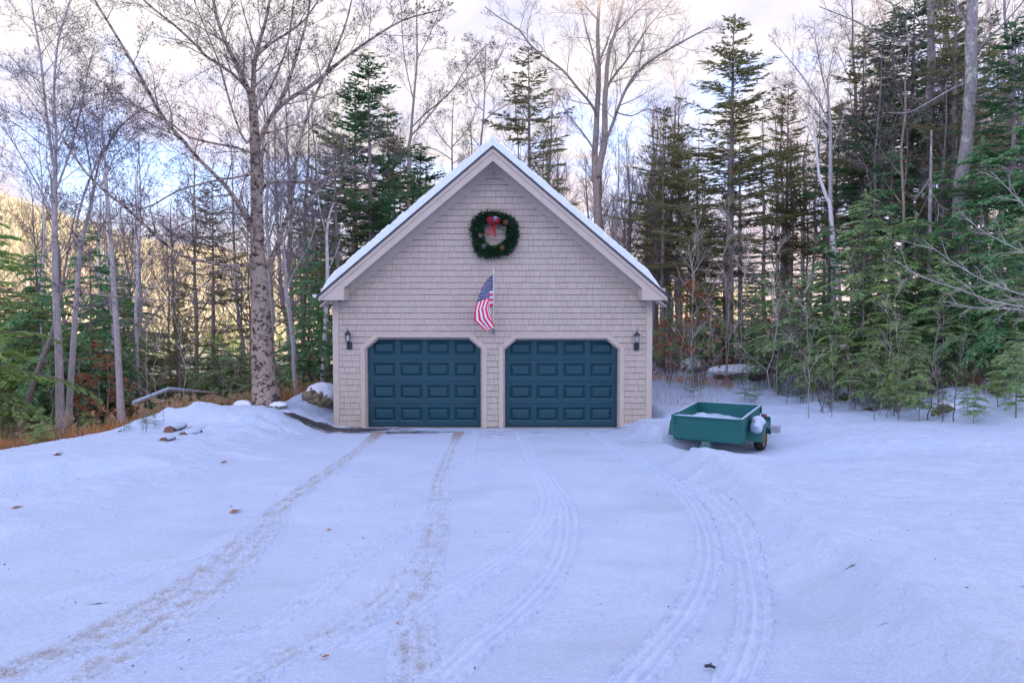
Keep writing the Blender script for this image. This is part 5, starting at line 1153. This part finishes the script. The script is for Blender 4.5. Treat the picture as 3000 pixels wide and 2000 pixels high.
put(HEM[3],-30,18.0,620,rz=2.2,label='bright green hemlock cut by the left edge of the photo',w=.85)
put(HEM[2],120,24,730,label='dark hemlock behind the leaning trunk on the left',w=.9)
put(HEM[2],905,22.5,700,label='green hemlock behind the boulder at the garage\'s left corner',w=.80)
put(HEM[0],962,26,690,label='dark green conifer between the white birch and the garage wall',w=.8)
# --- the hemlock bank on the right
hl=[(2265,23.0,790,0,'feathery hemlock nearest the trailer at the left end of the green bank'),
 (2345,20.5,800,1,'rounded hemlock sapling behind the trailer\'s number plate'),
 (2420,21.5,650,2,'tall deep green hemlock below the crooked white birch'),
 (2450,18.2,905,3,'bright hemlock sapling in front of the bank, below the white birch'),
 (2530,20.0,560,0,'tall hemlock in the middle of the right bank'),
 (2540,16.9,1010,1,'low hemlock sapling leaning over the snow in the middle of the right bank'),
 (2610,22.0,430,2,'deep green hemlock behind the middle of the right bank'),
 (2600,18.0,800,3,'bright feathery hemlock in front of the thin leaning stems'),
 (2660,16.8,930,0,'small hemlock left of the mossy boulder'),
 (2690,19.5,620,1,'hemlock behind the lichen-crusted dead trunk'),
 (2760,20.5,480,2,'dense hemlock right behind the dead trunk hung with moss'),
 (2770,17.4,760,0,'hemlock above the mossy boulder'),
 (2870,18.6,400,2,'dense dark hemlock in front of the massive trunk'),
 (2930,16.5,620,2,'deep green hemlock at the right edge above the long boulder'),
 (2990,17.8,300,2,'tall bright-tipped hemlock cut by the right edge'),
 (3060,15.6,520,0,'hemlock half outside the right edge'),
 (2830,14.9,1130,1,'drooping hemlock bough over the snow in front of the boulders'),
 (2930,14.2,1040,3,'pale hemlock sapling above the mossy boulder\'s right shoulder'),
 (2985,13.7,960,0,'feathery hemlock sapling lowest at the right edge of the photo'),
 (2700,14.9,1060,1,'low hemlock sapling just left of the mossy boulder'),
 (2625,15.6,1040,3,'short bright hemlock between two slanting saplings before the bank'),
 (2385,18.6,1000,1,'low hemlock sapling over the snow between trailer and the bright hemlock'),
 (2860,13.9,1120,1,'small hemlock spreading flat over the snow right of the mossy boulder'),
 (2200,26.0,800,2,'dark hemlock in the gap between the tallest spruce and the bank'),
 (2090,27.5,830,3,'olive hemlock behind the pair of thin yellow stems'),
 (1960,27.5,900,1,'small hemlock just right of the garage corner')]
for i,(px,dp,top,k,lab) in enumerate(hl): put(HEM[k],px,dp,top,label=lab,w=(1.0 if k!=2 else .85))
# --- russet beeches
put(BEE[0],2030,22.3,830,label='beech sapling full of dry russet leaves beside the garage\'s right wall',w=1.2)
put(BEE[1],1965,23.5,930,label='low russet-leaved beech right at the garage\'s right corner',w=1.3)
put(BEE[0],310,21.5,1010,rz=3,label='rust orange beech sapling left of the single straight grey trunk',w=1.5)
put(BEE[1],285,22.5,1080,label='low rust orange sapling between the grey trunks on the left',w=1.5)
put(BEE[1],900,25,1050,label='small russet sapling behind the boulder by the garage',w=1.0)
put(BEE[1],2300,24,830,label='sparse beech sapling with few orange leaves above the feathery hemlocks',w=.9)
# --- thin stems on the right one can point to
for px,dp,top,k,lab in ((2125,23.5,560,0,'left of two thin yellowish stems rising behind the trailer'),(2136,23.3,640,0,'right of two thin yellowish stems rising behind the trailer'),
   (2175,24.5,700,1,'thin pale stem just right of the pair of yellowish stems'),(2260,20.0,690,1,'slanting sapling above the right rear corner of the trailer'),
   (2580,15.9,850,0,'thin straight sapling in front of the right hemlock bank'),(2640,16.4,780,0,'slanting thin sapling right of the straight one before the hemlock bank'),
   (2762,15.0,900,0,'sapling standing right in front of the mossy boulder')):
    put(SAP[k],px,dp,top,label=lab,cat='sapling')
# pale fan of bare branches reaching in from the right
b=Bare(401,.05); base=np.array(P(3260,13.2)); root=empty('bare_tree',tuple(base),label='pale bare branches reaching in from the right edge in front of the hemlocks',cat='tree')
for pts in ([(3250,1010),(3150,940),(3000,900),(2900,880),(2820,850),(2700,810),(2620,760)],[(3250,980),(3120,900),(3000,865),(2880,820),(2780,760),(2700,700)],[(3260,960),(3150,840),(3000,740),(2900,690),(2830,640)],[(3260,940),(3160,800),(3050,660),(2960,560),(2900,500)],[(3240,1000),(3120,930),(2960,905),(2850,900),(2760,880)]):
    b.path([W(x,y,-3.4+.0*i)-base for i,(x,y) in enumerate(pts)],[.020,.014,.010,.005],11,.75,[(4,.5,30,3),(3,.5,30,2),(0,0,0,1)],t0=.3,ang=32)
c,_=spline3([np.array([0,0,-.2]),W(3256,1000,-3.4)-base,W(3262,940,-3.4)-base],.2)
b.build(root,M['bark_grey'],M['twig_pale'],trunk=[(c,np.linspace(.05,.03,len(c)))])
# --- filler woods: individuals one cannot tell apart share a label
q=random.Random(77)
def scatter(kinds,n,pr_,dr_,tr_,label,cat,group,w=(.9,1.2),avoid=None,mind=.6):
    pl=[]; tries=0
    while len(pl)<n and tries<n*40:
        tries+=1; px=q.uniform(*pr_); dp=q.uniform(*dr_); 
        if avoid and avoid(px,dp): continue
        x,y=at_px(px,dp)
        if any((x-a)**2+(y-b_)**2<mind**2 for a,b_ in pl): continue
        pl.append((x,y)); put(q.choice(kinds),px,dp,q.uniform(*tr_),label=label,cat=cat,group=group,w=q.uniform(*w))
beh=lambda px,dp: dp<26.5 and 900<px<1960
scatter(BT[:3],17,(380,1000),(24,46),(250,640),'thin bare tree in the wood left of the garage','tree','thin bare trees left of the garage',avoid=beh)
scatter(BT[:3]+[PB],20,(-150,420),(24,44),(330,640),'thin bare tree in the wood at the far left','tree','thin bare trees at the far left')
scatter(BT[1:3]+[BT[0]],16,(1000,1620),(30,44),(250,520),'leafless tree behind the garage roof','tree','leafless trees behind the garage')
scatter(BT[:3]*2+BT[3:],20,(1600,1960),(30,46),(260,620),'leafless tree behind the right half of the garage roof','tree','leafless trees behind the right roof slope')
scatter(SPR[1:3],6,(1800,2010),(30,42),(520,720),'scraggly low spruce beside the right end of the garage roof','tree','low spruces beside the right roof end',w=(.9,1.2))
scatter(BT,28,(1900,2460),(26,44),(160,600),'slender leafless trunk in the wood right of the garage','tree','slender trunks right of the garage')
scatter(BT+[BT[3]]*2,22,(2460,3120),(21,40),(-150,300),'tall thin trunk in the dense wood at the far right','tree','tall trunks at the far right',w=(.9,1.3))
scatter(SPR[1:3],9,(1940,2560),(27,44),(300,720),'scraggly spruce in the wood right of the garage','tree','scraggly spruces right of the garage',w=(.9,1.3))
scatter(SPR[1:3]*3+[SPR[3]],10,(2560,3150),(21,40),(-100,420),'dark spruce in the dense wood at the far right','tree','dark spruces at the far right',w=(.9,1.3))
scatter([HEM[0],HEM[2]]+OLV,24,(1920,3150),(24,42),(800,980),'dark understorey hemlock deep in the right-hand wood','tree','understorey hemlocks on the right',w=(1.0,1.5))
scatter(OLV+HEM[:1],30,(380,960),(22,48),(960,1110),'young olive green hemlock in the hollow left of the garage','tree','young hemlocks in the hollow',w=(1.0,1.6),avoid=beh)
scatter(OLV+HEM[:1],20,(-150,400),(20,46),(800,1080),'young hemlock in the hollow at the far left','tree','young hemlocks at the far left',w=(1.0,1.5))
scatter(SPR[2:3],4,(560,960),(26,40),(560,860),'thin spruce in the wood left of the garage','tree','thin spruces left of the garage',avoid=beh)
scatter(SAP[:2],16,(1930,2560),(20,30),(620,950),'bare sapling among the trees right of the garage','sapling','bare saplings right of the garage')
scatter(SAP[:2],12,(2300,3000),(16,21),(700,1050),'bare sapling at the edge of the hemlock bank','sapling','bare saplings along the hemlock bank')
scatter(SAP[:2],14,(0,900),(18,26),(850,1100),'bare sapling in the brush left of the garage','sapling','bare saplings left of the garage')
scatter([SAP[2]],46,(1930,2850),(15.6,26),(0,1),'short bare stem sticking out of the snow on the right','sapling','short stems in the snow',mind=.2) if False else None
def low(kind,n,pr_,off,Hr,label,cat,group,line,mind=.2):
    pl=[]
    for i in range(n):
        px=q.uniform(*pr_); d0=line(px); dp=d0+q.uniform(*off); x,y=at_px(px,dp)
        put(kind,px,dp,H=q.uniform(*Hr),label=label,cat=cat,group=group,w=q.uniform(.9,1.3))
edge=lambda px: float(np.interp(px,[1900,2150,2330,2450,2700,3000],[25.5,22.5,19.5,17.2,15.2,14.2]))
low(SAP[2],115,(1930,2900),(-1.2,4.5),(.5,1.3),'short bare stem sticking out of the snow before the hemlock bank','sapling','short stems in the snow',edge)
low(SDL,22,(2150,2800),(-.5,3.0),(.35,.8),'spruce seedling in the snow below the hemlock bank','seedling','spruce seedlings below the hemlocks',edge)
ledge=lambda px: float(np.interp(px,[0,250,400,560,785],[12.0,13.4,14.2,14.8,17]))
low(SAP[2],12,(0,250),(-.4,.3),(.3,.55),'short dry stem on the snow at the far left','sapling','dry stems at the far left',ledge)
low(SAP[2],8,(330,480),(-1.3,-.1),(.25,.45),'short dry stem on the left snowbank','sapling','dry stems on the left snowbank',ledge)
put(SDL,2035,20.0,H=.75,label='spruce seedling in the snow behind the trailer\'s left side',cat='seedling',w=.9)
put(SDL,2185,19.3,H=.7,label='bushy spruce seedling behind the trailer\'s back panel',cat='seedling',w=1.3)
put(SDL,2215,18.6,H=.5,label='small spruce seedling at the trailer\'s right rear corner',cat='seedling',w=1.2)
put(SDL,448,13.9,H=.28,label='tiny spruce seedling on the left snowbank above the log pile',cat='seedling',w=1.4)
put(SDL,372,13.7,H=.20,label='tiny spruce sprig low on the left snowbank',cat='seedling',w=1.4)
put(SDL,415,14.2,H=.2,label='tiny spruce sprig near the top of the left snowbank',cat='seedling',w=1.6)
put(SDL,588,15.9,H=.25,label='tiny spruce sprig behind the mound of the left snowbank',cat='seedling',w=1.2)
put(OLV[1],118,13.6,H=.75,label='small leafy evergreen bush in the orange grass at far left',cat='bush',w=1.2)
put(OLV[1],245,16.5,H=.9,label='bright green little bush at the foot of the grey trunks',cat='bush',w=1.2)
# --- stuff: dead grass and ferns, brush
def tufts(name,pts,h,lean,mat,seed,wd=.010,**k):
    rs=RS(seed); n=len(pts); a=rs.rand(n)*6.28; L=h*(.5+.8*rs.rand(n)); D=np.stack([np.cos(a)*lean*rs.rand(n),np.sin(a)*lean*rs.rand(n),np.ones(n)],-1); D/=np.linalg.norm(D,axis=1)[:,None]
    V1,F1=spray_quads(pts,D,L,np.full(n,wd)*(.6+.8*rs.rand(n)),rs,.5)
    return mesh_np(name,V1,F1,mat,**k)
rs=RS(8)
def strip(n,pr_,off,line,spread=1.):
    px=pr_[0]+(pr_[1]-pr_[0])*rs.rand(n); c=(rs.rand(n)**1.3)*(off[1]-off[0])+off[0]; d=np.array([line(p) for p in px])+c; x=(px-1500)/F*d; y=CAM[1]+d
    # clump
    return x,y
DG=leafmat('dead grass',[(.42,.18,.06),(.58,.31,.12),(.52,.38,.20),(.34,.15,.08),(.50,.16,.05)])
cr=lambda px: float(np.interp(px,[-200,0,250,400,560,785,960],[12.6,13.2,14.3,14.9,15.6,18.5,21]))
x,y=strip(26000,(-250,930),(.1,6.0),cr); keep=vnoise(x,y,1.3,4,3)>-.25; x,y=x[keep],y[keep]; z_=ground_parts(x,y)['z']-.03
tufts('dead_grass',np.stack([x,y,z_],-1),.34,.9,DG,3,.013,kind='stuff',label='orange brown dead grass and ferns beyond the left snowbank',cat='grass')
x,y=strip(9000,(-250,950),(4,16),cr); keep=vnoise(x,y,1.8,6,3)>-.1; x,y=x[keep],y[keep]; z_=ground_parts(x,y)['z']-.03
tufts('brush',np.stack([x,y,z_],-1),.9,.9,leafmat('brush',[(.28,.19,.12),(.40,.28,.16),(.22,.27,.10),(.45,.24,.11)]),4,.018,kind='stuff',label='tangled brown brush under the trees left of the garage',cat='brush')
# pale seed heads over the grass
n=420; px=40+rs.rand(n)*900; px=np.where(rs.rand(n)<.7,400+rs.rand(n)*480,px); d=np.array([cr(p) for p in px])+.3+2.2*rs.rand(n); x=(px-1500)/F*d; y=CAM[1]+d; z0=ground_parts(x,y)['z']; hh=.28+.30*rs.rand(n)
PP=[];DD=[];
for j in range(16):
    PP.append(np.stack([x+rs.normal(size=n)*.02,y+rs.normal(size=n)*.02,z0+hh+.10*rs.rand(n)],-1)); dd=rs.normal(size=(n,3))*.5+[0,0,1]; DD.append(dd/np.linalg.norm(dd,axis=1)[:,None])
PP=np.vstack(PP);DD=np.vstack(DD); V1,F1=spray_quads(PP,DD,.06,.022,rs)
st=np.stack([x,y,z0-.05,x+rs.normal(size=n)*.03,y,z0+hh+.08,np.full(n,.003),np.full(n,.002)],-1); V2,F2=prisms(st,3)
Vm,Fm=merge([(V1,F1),(V2,F2)]); mesh_np('seed_heads',Vm,Fm,leafmat('dry seed heads',[(.48,.34,.20),(.58,.44,.28),(.40,.26,.15)]),kind='stuff',label='pale dry seed heads above the orange grass',cat='grass')
# sparse grass stalks through the snow right of the garage, brown brush at the clearing's back
x,y=strip(420,(1915,2120),(-6.5,-1),edge); z_=ground_parts(x,y)['z']-.02
tufts('grass_stalks',np.stack([x,y,z_],-1),.16,.5,DG,5,.008,kind='stuff',label='sparse dry grass stalks in the snow right of the garage',cat='grass')
x,y=strip(7000,(1905,3000),(1.2,9),edge); keep=vnoise(x,y,1.6,5,3)>0; x,y=x[keep],y[keep]; z_=ground_parts(x,y)['z']-.03
tufts('brush',np.stack([x,y,z_],-1),.75,.8,leafmat('brush 2',[(.14,.09,.07),(.24,.13,.09),(.10,.10,.05)]),6,.012,kind='stuff',label='brown brush on the floor of the right-hand wood',cat='brush')
x,y=strip(900,(1905,2150),(-.6,1.2),edge); z_=ground_parts(x,y)['z']-.03
tufts('dead_grass',np.stack([x,y,z_],-1),.3,.7,DG,7,.011,kind='stuff',label='orange brown dead grass at the back of the clearing right of the garage',cat='grass')
# --- far wood on the sunlit hillside: one mass
rs=RS(21); n=15000; px=-500+rs.rand(n)*2700; D=150+ (rs.rand(n)**.8)*330; x=(px-1500)/F*D; y=CAM[1]+D; zz=hill_z(x,y); h=5.5+6*rs.rand(n); con=rs.rand(n)<.42
nz=vnoise(x,y,70,3,3); con=(nz+.5*rs.normal(size=n))>.25
def crowns(sel,shape,mat,name,label,per):
    X,Y_,Z_,H_=x[sel],y[sel],zz[sel],h[sel]; m=len(X); PP=[];DD=[];LL=[];WW=[]
    for j in range(per):
        t=rs.rand(m); a=rs.rand(m)*6.28
        if shape=='con': rr=H_*.20*(1-t); zc=Z_+H_*(.12+.88*t); D_=np.stack([np.cos(a),np.sin(a),-.25+0*a],-1); L=H_*.22*(1-t)+.4; Wd=H_*.13*(1.1-t)
        else: rr=H_*.28*np.sqrt(rs.rand(m)); zc=Z_+H_*(.35+.55*t); D_=np.stack([np.cos(a)*.5,np.sin(a)*.5,1+0*a],-1); L=H_*.28; Wd=H_*.07+0*a
        D_=D_/np.linalg.norm(D_,axis=1)[:,None]; PP.append(np.stack([X+rr*np.cos(a)*.5,Y_+rr*np.sin(a)*.5,zc],-1)); DD.append(D_); LL.append(L); WW.append(Wd)
    V1,F1=spray_quads(np.vstack(PP),np.vstack(DD),np.concatenate(LL),np.concatenate(WW),rs); mesh_np(name,V1,F1,mat,kind='stuff',label=label,cat='woods')
crowns(con,'con',leafmat('far conifers',[(.22,.30,.11),(.32,.38,.14),(.40,.42,.18)]),'hillside_conifers','conifers in the far sunlit wood on the hill at left',14)
crowns(~con,'bare',leafmat('far bare trees',[(.62,.52,.38),(.70,.62,.44),(.56,.46,.38),(.62,.62,.36)]),'hillside_woods','bare tan trees of the far sunlit wood on the hill at left',12)
# drop kinds that were never stood up
for o in list(bpy.data.objects):
    if 'h0_' in o:
        if 'label' not in o:
            for ch in list(o.children): bpy.data.objects.remove(ch)
            bpy.data.objects.remove(o); continue
        del o['h0_']
rs=RS(31); n=650; y=-15+14*rs.rand(n); x=(rs.rand(n)-.45)*18; z_=ground_parts(x,y)['z']+.008; D=rs.normal(size=(n,3))*[1,1,.15]; D/=np.linalg.norm(D,axis=1)[:,None]
V1,F1=spray_quads(np.stack([x,y,z_],-1),D,.012+.02*rs.rand(n)**3,.010+.006*rs.rand(n),rs); mesh_np('bark_litter',V1,F1,simple('bark bits',(.16,.10,.07),(.07,.05,.045),20,.9,bstr=0),kind='stuff',label='tiny bits of bark and seed scattered over the snow',cat='litter')
print('OBJECTS', len(bpy.data.objects))
